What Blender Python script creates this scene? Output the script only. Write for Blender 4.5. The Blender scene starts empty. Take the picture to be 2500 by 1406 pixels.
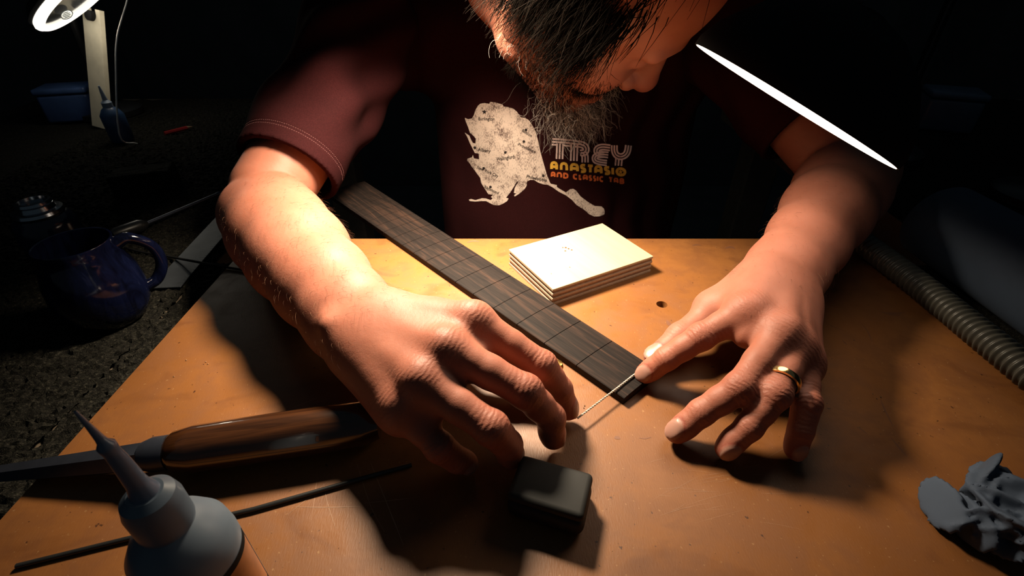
import bpy, bmesh, math, random
import numpy as np
from mathutils import Vector, Matrix
from mathutils.bvhtree import BVHTree
from mathutils.geometry import delaunay_2d_cdt

SC = bpy.context.scene
COL = SC.collection
random.seed(7)
RNG = np.random.default_rng(7)

# ------------------------------------------------------------------ camera
FPX, PITCH, CAMH = 1195.0, 0.603, 0.2656
CP, SP = math.cos(PITCH), math.sin(PITCH)
cam = bpy.data.cameras.new('camera')
cam.sensor_fit = 'HORIZONTAL'
cam.sensor_width = 36.0
cam.lens = FPX * 36.0 / 2500.0
cam.clip_start = 0.01
cam.dof.use_dof = True
cam.dof.focus_distance = 0.36
cam.dof.aperture_fstop = 20.0
camo = bpy.data.objects.new('camera', cam)
camo.location = (0, 0, CAMH)
camo.rotation_euler = (math.pi / 2 - PITCH, 0, 0)
COL.objects.link(camo)
SC.camera = camo

# ------------------------------------------------------------------ world, exposure, main light
SC.view_settings.view_transform = 'Standard'
SC.view_settings.look = 'None'
SC.view_settings.exposure = 0.0
SC.view_settings.gamma = 1.0
SC.view_settings.use_curve_mapping = False
SC.cycles.max_bounces = 3; SC.cycles.diffuse_bounces = 1; SC.cycles.glossy_bounces = 2; SC.cycles.transmission_bounces = 1; SC.cycles.caustics_reflective = False; SC.cycles.caustics_refractive = False; SC.cycles.adaptive_threshold = 0.03
W = bpy.data.worlds.new('world')
SC.world = W
W.use_nodes = True
bg = W.node_tree.nodes['Background']
bg.inputs[0].default_value = (0.62, 0.85, 1.0, 1)
bg.inputs[1].default_value = 0.024

MAIN_POS = Vector((-0.068, 0.430, 0.300))
MAIN_AIM = Vector((-0.040, 0.412, 0.0))
MAIN_SIZE = 0.085
MAIN_POWER = 4.9
MAIN_SPREAD = 119
MAIN_COL = (1.0, 0.82, 0.60)
ld = bpy.data.lights.new('bench_lamp_light', 'AREA')
ld.shape = 'DISK'
ld.size = MAIN_SIZE
ld.energy = MAIN_POWER
ld.color = MAIN_COL
ld.spread = math.radians(MAIN_SPREAD)
MAIN_LIGHT = bpy.data.objects.new('bench_lamp_light', ld)
COL.objects.link(MAIN_LIGHT)
MAIN_Q = (MAIN_AIM - MAIN_POS).to_track_quat('-Z', 'Y')
MAIN_LIGHT.rotation_mode = 'QUATERNION'
MAIN_LIGHT.location = MAIN_POS
MAIN_LIGHT.rotation_quaternion = MAIN_Q

# ------------------------------------------------------------------ survey helpers (photo pixel + real height or distance -> point in the room)
def ray(px, py):
    a, b = (px - 1250) / FPX, (703 - py) / FPX
    return np.array([a, CP + b * SP, -SP + b * CP])
def PD(px, py, d):
    return np.array([0, 0, CAMH]) + ray(px, py) * d
def PZ(px, py, z):
    r = ray(px, py)
    return PD(px, py, (z - CAMH) / r[2])
V3 = lambda p: Vector((float(p[0]), float(p[1]), float(p[2])))
def nrm(v):
    v = np.asarray(v, float)
    return v / (np.linalg.norm(v) + 1e-12)

# ------------------------------------------------------------------ object helpers
def tag(o, label=None, cat=None, group=None, kind=None):
    if label: o['label'] = label
    if cat: o['category'] = cat
    if group: o['group'] = group
    if kind: o['kind'] = kind
    return o
def empty(name, loc=(0, 0, 0)):
    o = bpy.data.objects.new(name, None)
    o.location = V3(loc)
    o.empty_display_size = 0.02
    COL.objects.link(o)
    return o
def link(name, me, mat, parent=None, smooth=True):
    if mat is not None:
        me.materials.append(mat)
    if smooth:
        me.polygons.foreach_set('use_smooth', [True] * len(me.polygons))
    o = bpy.data.objects.new(name, me)
    COL.objects.link(o)
    if parent is not None:
        o.parent = parent
        o.matrix_parent_inverse = Matrix.Translation(parent.location).inverted()
    return o
def from_bm(name, bm, mat, parent=None, smooth=False, recalc=True):
    if recalc:
        bmesh.ops.recalc_face_normals(bm, faces=bm.faces[:])
    me = bpy.data.meshes.new(name)
    bm.to_mesh(me)
    bm.free()
    return link(name, me, mat, parent, smooth)
def from_vf(name, v, f, mat, parent=None, smooth=True):
    me = bpy.data.meshes.new(name)
    me.from_pydata([tuple(map(float, p)) for p in v], [], [tuple(map(int, q)) for q in f])
    me.validate()
    me.update()
    return link(name, me, mat, parent, smooth)
def sharp_auto(o, ang=40):
    me = o.data
    bm = bmesh.new(); bm.from_mesh(me)
    for e in bm.edges:
        if len(e.link_faces) == 2 and e.calc_face_angle(0) > math.radians(ang):
            e.smooth = False
    bm.to_mesh(me); bm.free()
    return o
def frame_z(d, hint=(0, 0, 1)):
    z = nrm(d); h = np.asarray(hint, float)
    if abs(z @ h) > 0.98: h = np.array([0, 1.0, 0])
    x = nrm(np.cross(h, z)); y = np.cross(z, x)
    return np.stack([x, y, z], 1)
def lathe_vf(a, axis, prof, seg=40, hint=(0, 0, 1)):
    """profile list of (radius, height along axis) from point a; returns verts, faces"""
    R = frame_z(axis, hint); v = []; f = []
    for r, h in prof:
        for k in range(seg):
            t = 2 * math.pi * k / seg
            v.append(np.asarray(a) + R @ np.array([r * math.cos(t), r * math.sin(t), h]))
    n = len(prof)
    for i in range(n - 1):
        for k in range(seg):
            q = (k + 1) % seg
            f.append((i * seg + k, i * seg + q, (i + 1) * seg + q, (i + 1) * seg + k))
    if prof[0][0] > 1e-6: f.append(tuple(reversed(range(seg))))
    if prof[-1][0] > 1e-6: f.append(tuple(range((n - 1) * seg, n * seg)))
    return v, f
def lathe(name, a, axis, prof, mat, parent=None, seg=40, hint=(0, 0, 1), ang=35):
    v, f = lathe_vf(a, axis, prof, seg, hint)
    bm = bmesh.new()
    vs = [bm.verts.new(tuple(p)) for p in v]
    for q in f: bm.faces.new([vs[i] for i in q])
    bmesh.ops.remove_doubles(bm, verts=bm.verts[:], dist=1e-6)
    return sharp_auto(from_bm(name, bm, mat, parent, True), ang)
def tube_vf(pts, rad, seg=10, cap=True):
    pts = [np.asarray(p, float) for p in pts]
    n = len(pts); v = []; f = []
    rad = [rad] * n if np.isscalar(rad) else rad
    nprev = None
    for i in range(n):
        t = nrm(pts[min(i + 1, n - 1)] - pts[max(i - 1, 0)])
        if nprev is None:
            nprev = frame_z(t)[:, 0]
        nprev = nrm(nprev - t * (nprev @ t)); b = np.cross(t, nprev)
        for k in range(seg):
            a = 2 * math.pi * k / seg
            v.append(pts[i] + rad[i] * (math.cos(a) * nprev + math.sin(a) * b))
    for i in range(n - 1):
        for k in range(seg):
            q = (k + 1) % seg
            f.append((i * seg + k, i * seg + q, (i + 1) * seg + q, (i + 1) * seg + k))
    if cap:
        f.append(tuple(reversed(range(seg)))); f.append(tuple(range((n - 1) * seg, n * seg)))
    return v, f
def tube(name, pts, rad, mat, parent=None, seg=10):
    v, f = tube_vf(pts, rad, seg)
    return sharp_auto(from_vf(name, v, f, mat, parent), 50)
def spline(ctrl, n):
    """Catmull-Rom through control points"""
    c = np.asarray(ctrl, float); c = np.vstack([2 * c[0] - c[1], c, 2 * c[-1] - c[-2]])
    out = []
    m = len(c) - 3
    for s in np.linspace(0, m - 1e-9, n):
        i = int(s); t = s - i
        p0, p1, p2, p3 = c[i:i + 4]
        out.append(0.5 * (2 * p1 + (p2 - p0) * t + (2 * p0 - 5 * p1 + 4 * p2 - p3) * t * t + (3 * p1 - p0 - 3 * p2 + p3) * t ** 3))
    return out
def box_bm(cx, cy, z0, z1, sx, sy, rz=0, bevel=0.0, seg=2):
    bm = bmesh.new()
    bmesh.ops.create_cube(bm, size=1)
    bmesh.ops.scale(bm, vec=(sx, sy, z1 - z0), verts=bm.verts)
    if bevel > 0:
        bmesh.ops.bevel(bm, geom=bm.edges[:], offset=bevel, segments=seg, affect='EDGES', profile=0.5)
    bmesh.ops.rotate(bm, cent=(0, 0, 0), matrix=Matrix.Rotation(rz, 3, 'Z'), verts=bm.verts)
    bmesh.ops.translate(bm, vec=(cx, cy, (z0 + z1) / 2), verts=bm.verts)
    return bm

# ------------------------------------------------------------------ materials
def mat_new(name):
    m = bpy.data.materials.new(name); m.use_nodes = True
    nt = m.node_tree
    return m, nt, nt.nodes['Principled BSDF']
def N(nt, typ, **kw):
    n = nt.nodes.new(typ)
    for k, v in kw.items(): setattr(n, k, v)
    return n
def ramp(nt, fac, stops):
    r = N(nt, 'ShaderNodeValToRGB')
    els = r.color_ramp.elements
    while len(els) < len(stops): els.new(0.5)
    for e, (p, c) in zip(els, stops):
        e.position = p; e.color = (*c, 1) if len(c) == 3 else c
    nt.links.new(fac, r.inputs[0])
    return r.outputs[0]
def noise(nt, scale, detail=4, rough=0.5, vec=None, dist=0.0):
    n = N(nt, 'ShaderNodeTexNoise')
    n.inputs['Scale'].default_value = scale; n.inputs['Detail'].default_value = min(detail, 3)
    n.inputs['Roughness'].default_value = rough; n.inputs['Distortion'].default_value = dist
    if vec is not None: nt.links.new(vec, n.inputs['Vector'])
    return n.outputs['Fac']
def objvec(nt, scale=(1, 1, 1), rot=(0, 0, 0)):
    g = N(nt, 'ShaderNodeNewGeometry'); mp = N(nt, 'ShaderNodeMapping')
    mp.inputs['Scale'].default_value = scale; mp.inputs['Rotation'].default_value = rot
    nt.links.new(g.outputs['Position'], mp.inputs['Vector'])
    return mp.outputs['Vector']
def bump(nt, bsdf, height, strength=0.3, dist=0.001, normal=None):
    b = N(nt, 'ShaderNodeBump')
    b.inputs['Strength'].default_value = strength; b.inputs['Distance'].default_value = dist
    nt.links.new(height, b.inputs['Height'])
    if normal is not None: nt.links.new(normal, b.inputs['Normal'])
    nt.links.new(b.outputs['Normal'], bsdf.inputs['Normal'])
    return b.outputs['Normal']
def mixc(nt, fac, a, b, mode='MIX'):
    m = N(nt, 'ShaderNodeMix', data_type='RGBA', blend_type=mode)
    for s, x in ((0, fac), (6, a), (7, b)):
        if isinstance(x, (int, float)): m.inputs[s].default_value = x
        elif isinstance(x, tuple): m.inputs[s].default_value = (*x, 1)
        else: nt.links.new(x, m.inputs[s])
    return m.outputs[2]
def math_(nt, op, a, b=None, c=None):
    m = N(nt, 'ShaderNodeMath', operation=op)
    for i, x in enumerate((a, b, c)):
        if x is None: continue
        if isinstance(x, (int, float)): m.inputs[i].default_value = x
        else: nt.links.new(x, m.inputs[i])
    return m.outputs[0]
def simple(name, col, rough=0.5, metal=0.0, var=0.15, scale=60, bumps=0.0, bscale=300, coat=0.0, sheen=0.0):
    m, nt, b = mat_new(name)
    v = objvec(nt)
    f = noise(nt, scale, 4, 0.6, v)
    c0 = tuple(x * (1 - var) for x in col); c1 = tuple(min(1, x * (1 + var)) for x in col)
    nt.links.new(ramp(nt, f, [(0.3, c0), (0.7, c1)]), b.inputs['Base Color'])
    b.inputs['Roughness'].default_value = rough; b.inputs['Metallic'].default_value = metal
    b.inputs['Coat Weight'].default_value = coat; b.inputs['Sheen Weight'].default_value = sheen
    if bumps: bump(nt, b, noise(nt, bscale, 3, 0.6, v), bumps, 0.0006)
    return m
def emit(name, col, strength):
    m, nt, b = mat_new(name)
    b.inputs['Base Color'].default_value = (0.9, 0.9, 0.85, 1)
    b.inputs['Emission Color'].default_value = (*col, 1); b.inputs['Emission Strength'].default_value = strength
    return m

def make_mdf():
    m, nt, b = mat_new('waxed_fibreboard')
    v = objvec(nt)
    big = noise(nt, 7, 5, 0.6, v, 0.4); mid = noise(nt, 38, 5, 0.65, v, 0.3)
    base = ramp(nt, big, [(0.3, (0.29, 0.125, 0.040)), (0.55, (0.36, 0.163, 0.055)), (0.75, (0.40, 0.190, 0.070))])
    c = mixc(nt, ramp(nt, mid, [(0.42, (0, 0, 0)), (0.62, (1, 1, 1))]), base, (0.30, 0.132, 0.046))
    blot = noise(nt, 16, 3, 0.5, objvec(nt, (1.0, 1.6, 1)), 1.2)
    c = mixc(nt, math_(nt, 'MULTIPLY', ramp(nt, blot, [(0.56, (0, 0, 0)), (0.70, (1, 1, 1))]), 0.45), c, (0.17, 0.066, 0.026))
    sp = noise(nt, 430, 2, 0.5, v)
    c = mixc(nt, ramp(nt, sp, [(0.68, (0, 0, 0)), (0.74, (1, 1, 1))]), c, (0.46, 0.27, 0.13))
    sp2 = noise(nt, 260, 2, 0.5, objvec(nt, (1, 1, 1), (0.3, 0.2, 0.5)))
    c = mixc(nt, ramp(nt, sp2, [(0.71, (0, 0, 0)), (0.76, (1, 1, 1))]), c, (0.09, 0.036, 0.015))
    c = mixc(nt, 1.0, c, (0.56, 0.475, 0.375), 'MULTIPLY')
    nt.links.new(c, b.inputs['Base Color'])
    fine = noise(nt, 1200, 2, 0.5, objvec(nt, (1, 0.25, 1), (0, 0, 0.9)))
    nt.links.new(ramp(nt, mid, [(0.3, (0.36,) * 3), (0.7, (0.56,) * 3)]), b.inputs['Roughness'])
    bump(nt, b, fine, 0.18, 0.0004)
    return m
def make_skin():
    m, nt, b = mat_new('skin')
    v = objvec(nt)
    big = noise(nt, 28, 4, 0.6, v)
    c = ramp(nt, big, [(0.3, (0.44, 0.165, 0.105)), (0.7, (0.52, 0.208, 0.140))])
    at = N(nt, 'ShaderNodeAttribute', attribute_name='redness')
    c = mixc(nt, at.outputs['Fac'], c, (0.38, 0.105, 0.072))
    sp = noise(nt, 420, 2, 0.5, v)
    c = mixc(nt, math_(nt, 'MULTIPLY', ramp(nt, sp, [(0.66, (0, 0, 0)), (0.76, (1, 1, 1))]), 0.35), c, (0.24, 0.085, 0.052))
    na = N(nt, 'ShaderNodeAttribute', attribute_name='nail')
    c = mixc(nt, na.outputs['Fac'], c, (0.50, 0.285, 0.225))
    c = mixc(nt, 1.0, c, (0.66, 0.62, 0.60), 'MULTIPLY')
    nt.links.new(c, b.inputs['Base Color'])
    b.inputs['Subsurface Weight'].default_value = 0.30; b.inputs['Specular IOR Level'].default_value = 0.32
    b.inputs['Subsurface Radius'].default_value = (0.010, 0.0035, 0.0018)
    b.inputs['Subsurface Scale'].default_value = 0.6
    nt.links.new(math_(nt, 'SUBTRACT', 0.56, math_(nt, 'MULTIPLY', na.outputs['Fac'], 0.22)), b.inputs['Roughness'])
    # pores, lines and the knuckle folds
    vo = N(nt, 'ShaderNodeTexVoronoi', feature='DISTANCE_TO_EDGE')
    vo.inputs['Scale'].default_value = 640
    nt.links.new(v, vo.inputs['Vector'])
    cells = ramp(nt, vo.outputs['Distance'], [(0.0, (0, 0, 0)), (0.18, (1, 1, 1))])
    n1 = noise(nt, 160, 5, 0.7, v)
    wa = N(nt, 'ShaderNodeAttribute', attribute_name='fold')
    wu = N(nt, 'ShaderNodeAttribute', attribute_name='along')
    wob = math_(nt, 'MULTIPLY', noise(nt, 130, 3, 0.6, v), 14.0)
    wave = math_(nt, 'SINE', math_(nt, 'ADD', math_(nt, 'MULTIPLY', wu.outputs['Fac'], 2 * math.pi / 0.0030), wob))
    folds = math_(nt, 'MULTIPLY', math_(nt, 'MULTIPLY', wave, wa.outputs['Fac']), 0.6)
    h = math_(nt, 'ADD', math_(nt, 'ADD', math_(nt, 'MULTIPLY', cells, 0.05), math_(nt, 'MULTIPLY', n1, 0.6)), folds)
    h = math_(nt, 'MULTIPLY', h, math_(nt, 'SUBTRACT', 1.0, na.outputs['Fac']))
    bump(nt, b, h, 0.55, 0.0006)
    return m
def make_cloth():
    m, nt, b = mat_new('maroon_jersey')
    v = objvec(nt)
    f = noise(nt, 900, 3, 0.7, v); g = noise(nt, 18, 4, 0.6, v)
    c = ramp(nt, f, [(0.3, (0.018, 0.0036, 0.0040)), (0.7, (0.036, 0.0072, 0.0078))])
    c = mixc(nt, math_(nt, 'MULTIPLY', g, 0.6), c, (0.012, 0.0045, 0.005))
    nt.links.new(c, b.inputs['Base Color'])
    b.inputs['Roughness'].default_value = 0.9
    b.inputs['Specular IOR Level'].default_value = 0.05
    bump(nt, b, f, 0.5, 0.0006)
    return m
def make_print(name, col, wear=0.55):
    m, nt, b = mat_new(name)
    f = noise(nt, 700, 4, 0.75, objvec(nt, (1.6, 1, 0.5))); g = noise(nt, 55, 4, 0.6, objvec(nt))
    k = math_(nt, 'ADD', math_(nt, 'MULTIPLY', f, 0.75), math_(nt, 'MULTIPLY', g, 0.45))
    dark = (col[0] * 0.22, col[1] * 0.18, col[2] * 0.18)
    nt.links.new(ramp(nt, k, [(wear - 0.07, dark), (wear + 0.03, col)]), b.inputs['Base Color'])
    b.inputs['Roughness'].default_value = 0.85
    return m
def make_rosewood():
    m, nt, b = mat_new('rosewood')
    ang = 0.7188
    v = objvec(nt, (1, 1, 1), (0, 0, -ang))
    mp = N(nt, 'ShaderNodeMapping'); mp.inputs['Scale'].default_value = (90, 5, 40)
    nt.links.new(v, mp.inputs['Vector'])
    f = noise(nt, 1.6, 6, 0.7, mp.outputs['Vector'], 1.5)
    c = ramp(nt, f, [(0.25, (0.003, 0.002, 0.002)), (0.5, (0.009, 0.006, 0.005)), (0.62, (0.020, 0.011, 0.008)), (0.8, (0.038, 0.019, 0.012))])
    nt.links.new(c, b.inputs['Base Color'])
    b.inputs['Roughness'].default_value = 0.7; b.inputs['Specular IOR Level'].default_value = 0.12
    mp2 = N(nt, 'ShaderNodeMapping'); mp2.inputs['Scale'].default_value = (900, 45, 400)
    nt.links.new(v, mp2.inputs['Vector'])
    bump(nt, b, noise(nt, 1.0, 3, 0.6, mp2.outputs['Vector']), 0.5, 0.0005)
    return m
def make_wood(name, c0, c1, rz, rough=0.4, sc=(120, 8, 120), coat=0.0):
    m, nt, b = mat_new(name)
    v = objvec(nt, (1, 1, 1), (0, 0, -rz))
    mp = N(nt, 'ShaderNodeMapping'); mp.inputs['Scale'].default_value = sc
    nt.links.new(v, mp.inputs['Vector'])
    f = noise(nt, 1.0, 5, 0.65, mp.outputs['Vector'], 1.0)
    nt.links.new(ramp(nt, f, [(0.3, c0), (0.7, c1)]), b.inputs['Base Color'])
    b.inputs['Roughness'].default_value = rough; b.inputs['Coat Weight'].default_value = coat
    bump(nt, b, f, 0.2, 0.0004)
    return m
def make_glaze():
    m, nt, b = mat_new('cobalt_glaze')
    v = objvec(nt, (1, 1, 0.25)); f = noise(nt, 60, 5, 0.7, v, 1.5)
    nt.links.new(ramp(nt, f, [(0.35, (0.002, 0.0025, 0.008)), (0.6, (0.004, 0.006, 0.024)), (0.8, (0.016, 0.020, 0.060))]), b.inputs['Base Color'])
    b.inputs['Roughness'].default_value = 0.10
    bump(nt, b, noise(nt, 90, 3, 0.5, v), 0.25, 0.001)
    return m
def make_carpet():
    m, nt, b = mat_new('grey_carpet')
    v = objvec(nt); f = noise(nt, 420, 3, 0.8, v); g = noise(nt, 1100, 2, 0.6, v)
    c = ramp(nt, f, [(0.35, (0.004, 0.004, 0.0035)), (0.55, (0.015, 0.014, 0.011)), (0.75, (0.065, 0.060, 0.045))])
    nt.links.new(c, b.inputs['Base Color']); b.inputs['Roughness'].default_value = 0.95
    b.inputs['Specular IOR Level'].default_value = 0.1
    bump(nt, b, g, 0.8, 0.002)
    return m

M_MDF = make_mdf(); M_SKIN = make_skin(); M_CLOTH = make_cloth(); M_ROSE = make_rosewood(); M_CARPET = make_carpet(); M_GLAZE = make_glaze()
M_WALL = simple('dark_plaster', (0.09, 0.09, 0.09), 0.9, scale=6)
M_FLOOR = simple('dark_floor', (0.10, 0.10, 0.10), 0.8, scale=8)
M_BLACK = simple('black_enamel', (0.006, 0.006, 0.0065), 0.75)
M_BLACK.node_tree.nodes['Principled BSDF'].inputs['Specular IOR Level'].default_value = 0.15
M_BLKPL = simple('black_plastic', (0.016, 0.016, 0.016), 0.35, bumps=0.1)
M_STEEL = simple('brushed_steel', (0.42, 0.43, 0.45), 0.32, 1.0, bumps=0.15, bscale=900)
M_DSTEEL = simple('blued_steel', (0.07, 0.08, 0.11), 0.38, 0.8)
M_BRASS = simple('brass', (0.72, 0.47, 0.16), 0.28, 1.0)
M_GOLD = simple('gold', (0.95, 0.66, 0.28), 0.16, 1.0, var=0.03)
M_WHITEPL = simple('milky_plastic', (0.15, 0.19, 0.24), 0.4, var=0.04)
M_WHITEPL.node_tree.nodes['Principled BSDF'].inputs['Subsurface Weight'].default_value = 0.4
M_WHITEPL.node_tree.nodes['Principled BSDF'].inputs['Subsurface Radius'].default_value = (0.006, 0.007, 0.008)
M_WHITE = simple('white_enamel', (0.80, 0.79, 0.76), 0.35, var=0.05)
M_CREAM = simple('cream_paint', (0.66, 0.60, 0.46), 0.6, var=0.12, scale=30)
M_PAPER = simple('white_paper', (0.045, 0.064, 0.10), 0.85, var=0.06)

# ------------------------------------------------------------------ the setting
def quad_obj(name, pts, mat):
    return tag(from_vf(name, pts, [(0, 1, 2, 3)], mat, None, False), kind='structure')
fz = -0.95
for nm, c, s, mt in (('floor', (0.1, 0.9, fz - 0.05), (4.6, 4.2, 0.1), M_FLOOR), ('wall_back', (0.1, 2.95, 0.3), (4.6, 0.1, 2.5), M_WALL),
                     ('wall_left', (-2.15, 0.9, 0.3), (0.1, 4.0, 2.5), M_WALL), ('wall_right', (2.35, 0.9, 0.3), (0.1, 4.0, 2.5), M_WALL)):
    bm = box_bm(c[0], c[1], c[2] - s[2] / 2, c[2] + s[2] / 2, s[0], s[1], 0, 0.004, 1)
    tag(from_bm(nm, bm, mt), kind='structure')

# ------------------------------------------------------------------ workbench with carpeted top (u-shaped around the sitter)
BZ = -0.018                       # carpet level; the board's top is z = 0
bench = empty('workbench', (-0.6, 0.3, fz))
tag(bench, 'carpet-covered workbench under the orange board and the mug', 'workbench')
def slab(name, poly, z0, z1, mat, parent):
    bm = bmesh.new()
    vs = [bm.verts.new((x, y, z1)) for x, y in poly]
    f = bm.faces.new(vs)
    r = bmesh.ops.extrude_face_region(bm, geom=[f])
    bmesh.ops.translate(bm, vec=(0, 0, z0 - z1), verts=[e for e in r['geom'] if isinstance(e, bmesh.types.BMVert)])
    return from_bm(name, bm, mat, parent)
BP = [(-1.1, -0.35), (1.2, -0.35), (1.2, 1.2), (0.50, 1.2), (0.50, 0.462), (-0.33, 0.462), (-0.33, 1.2), (-1.1, 1.2)]
slab('bench_top', BP, BZ - 0.048, BZ - 0.0035, simple('bench_core', (0.12, 0.09, 0.06), 0.7), bench)
for x, y in ((-1.02, -0.27), (1.12, -0.27), (1.12, 1.12), (-1.02, 1.12), (-0.40, 1.12), (0.58, 1.12)):
    from_bm('leg', box_bm(x, y, fz, BZ - 0.048, 0.07, 0.07, 0, 0.004, 1), simple('bench_leg', (0.10, 0.08, 0.06), 0.7), bench)
def carpet_mesh():
    step = 0.0033
    vs = []; fs = []
    def patch(x0, x1, y0, y1, st, amp):
        xs = np.arange(x0, x1 + 1e-6, st); ys = np.arange(y0, y1 + 1e-6, st)
        X, Y = np.meshgrid(xs, ys, indexing='ij')
        Z = BZ + amp * RNG.random(X.shape) - amp * 0.5
        X = X + (RNG.random(X.shape) - .5) * st * 0.7; Y = Y + (RNG.random(X.shape) - .5) * st * 0.7
        o = len(vs)
        vs.extend(np.stack([X, Y, Z], -1).reshape(-1, 3).tolist())
        nx, ny = X.shape
        i = (np.arange(nx - 1)[:, None] * ny + np.arange(ny - 1)[None]).ravel() + o
        fs.extend(np.stack([i, i + ny, i + ny + 1, i + 1], 1).tolist())
    patch(-0.78, -0.331, 0.10, 1.19, step, 0.0042)
    patch(-0.3305, -0.290, 0.10, 0.461, step, 0.0042)
    patch(-1.09, -0.765, -0.34, 1.19, 0.02, 0.003)
    patch(-0.78, -0.286, -0.34, 0.112, 0.012, 0.003)
    patch(0.40, 0.503, -0.34, 0.461, 0.012, 0.003)
    patch(0.503, 1.19, -0.34, 1.19, 0.012, 0.003)
    return vs, fs
v, f = carpet_mesh()
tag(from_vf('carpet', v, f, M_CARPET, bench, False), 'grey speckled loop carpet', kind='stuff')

# ------------------------------------------------------------------ the fibreboard
BX0, BX1, BY0, BY1 = -0.290, 0.400, -0.05, 0.483
hole = PZ(1616, 743, 0)
def board():
    bm = bmesh.new()
    o = [bm.verts.new((x, y, 0)) for x, y in ((BX0, BY0), (BX1, BY0), (BX1, BY1), (BX0, BY1))]
    es = [bm.edges.new((o[i], o[(i + 1) % 4])) for i in range(4)]
    hr = 0.0050; n = 28
    h = [bm.verts.new((hole[0] + hr * math.cos(2 * math.pi * k / n), hole[1] + hr * math.sin(2 * math.pi * k / n), 0)) for k in range(n)]
    es += [bm.edges.new((h[i], h[(i + 1) % n])) for i in range(n)]
    bmesh.ops.triangle_fill(bm, use_beauty=True, edges=es)
    top = bm.faces[:]
    lo = [bm.verts.new((q.co.x, q.co.y, -0.0165)) for q in o]; hl = [bm.verts.new((q.co.x, q.co.y, -0.0165)) for q in h]
    for i in range(4): bm.faces.new((o[i], o[(i + 1) % 4], lo[(i + 1) % 4], lo[i]))
    for i in range(n): bm.faces.new((h[i], h[(i + 1) % n], hl[(i + 1) % n], hl[i]))
    bm.faces.new(lo[::-1])
    return from_bm('work_board', bm, M_MDF)
BOARD = tag(board(), 'worn orange-brown fibreboard work surface with scratches and a small drilled hole', 'work board')
def flat_strokes(name, strokes, mat, parent, z=0.00012):
    """tapered hairline marks lying in the surface; strokes = list of (points px, half width m)"""
    vs = []; fs = []
    for pts, hw in strokes:
        q = spline([PZ(x, y, z) for x, y in pts], max(4, 3 * len(pts)))
        n = len(q); o = len(vs)
        for i, p in enumerate(q):
            t = nrm(q[min(i + 1, n - 1)] - q[max(i - 1, 0)]); s = np.array([-t[1], t[0], 0])
            w = hw * (0.25 + math.sin(math.pi * (i + 0.3) / (n - 0.4)) * random.uniform(0.6, 1.1))
            vs += [p + s * w, p - s * w]
        for i in range(n - 1): fs.append((o + 2 * i, o + 2 * i + 1, o + 2 * i + 3, o + 2 * i + 2))
    return tag(from_vf(name, vs, fs, mat, parent, False), kind='stuff')
light_s = [([(905, 1130), (945, 1230), (985, 1330)], .00022), ([(870, 1128), (905, 1235), (940, 1300)], .00012), ([(720, 1237), (800, 1238), (880, 1236)], .00016),
           ([(890, 1228), (950, 1222), (1010, 1215)], .00016), ([(760, 1270), (770, 1200), (775, 1160)], .0001), ([(700, 1258), (760, 1210), (800, 1175)], .00012),
           ([(790, 1180), (800, 1230), (820, 1290)], .00012), ([(700, 1000), (740, 985), (775, 970)], .0001)]
for k in range(26):
    x = random.uniform(1560, 1860); y = random.uniform(1120, 1300); L = random.uniform(30, 130); a = random.choice([0.05, -0.1, -0.5, 0.15, -0.25]) + random.uniform(-.08, .08)
    light_s.append(([(x, y), (x + L / 2 * math.cos(a), y + L / 2 * math.sin(a) + random.uniform(-3, 3)), (x + L * math.cos(a), y + L * math.sin(a))], random.uniform(.00003, .00006)))
flat_strokes('pale_scratches', light_s, simple('scratch_pale', (0.34, 0.20, 0.125), 0.5), BOARD)
dark_s = [([(2145, 760), (2170, 765), (2210, 763)], .0011), ([(2170, 768), (2190, 770), (2200, 768)], .0006), ([(2055, 828), (2062, 836), (2068, 842)], .0006),
          ([(2175, 1068), (2195, 1092), (2215, 1115)], .0006), ([(2092, 1042), (2105, 1050), (2118, 1060)], .0005), ([(1628, 782), (1633, 790), (1638, 797)], .0016),
          ([(1560, 1069), (1575, 1070), (1590, 1067)], .0004), ([(1500, 1070), (1507, 1068), (1514, 1071)], .0012), ([(2020, 790), (2040, 800), (2058, 806)], .0005),
          ([(2080, 705), (2092, 707), (2100, 705)], .0005), ([(1770, 606), (1785, 603), (1795, 608)], .0016), ([(1140, 592), (1155, 588), (1170, 590)], .0016), ([(1690, 600), (1700, 597), (1712, 599)], .0010),
          ([(2100, 785), (2120, 812), (2128, 835)], .0004), ([(2150, 975), (2160, 1000), (2180, 1040)], .0005)]
flat_strokes('dark_scuffs', dark_s, simple('scuff_dark', (0.14, 0.055, 0.025), 0.6), BOARD)

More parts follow.
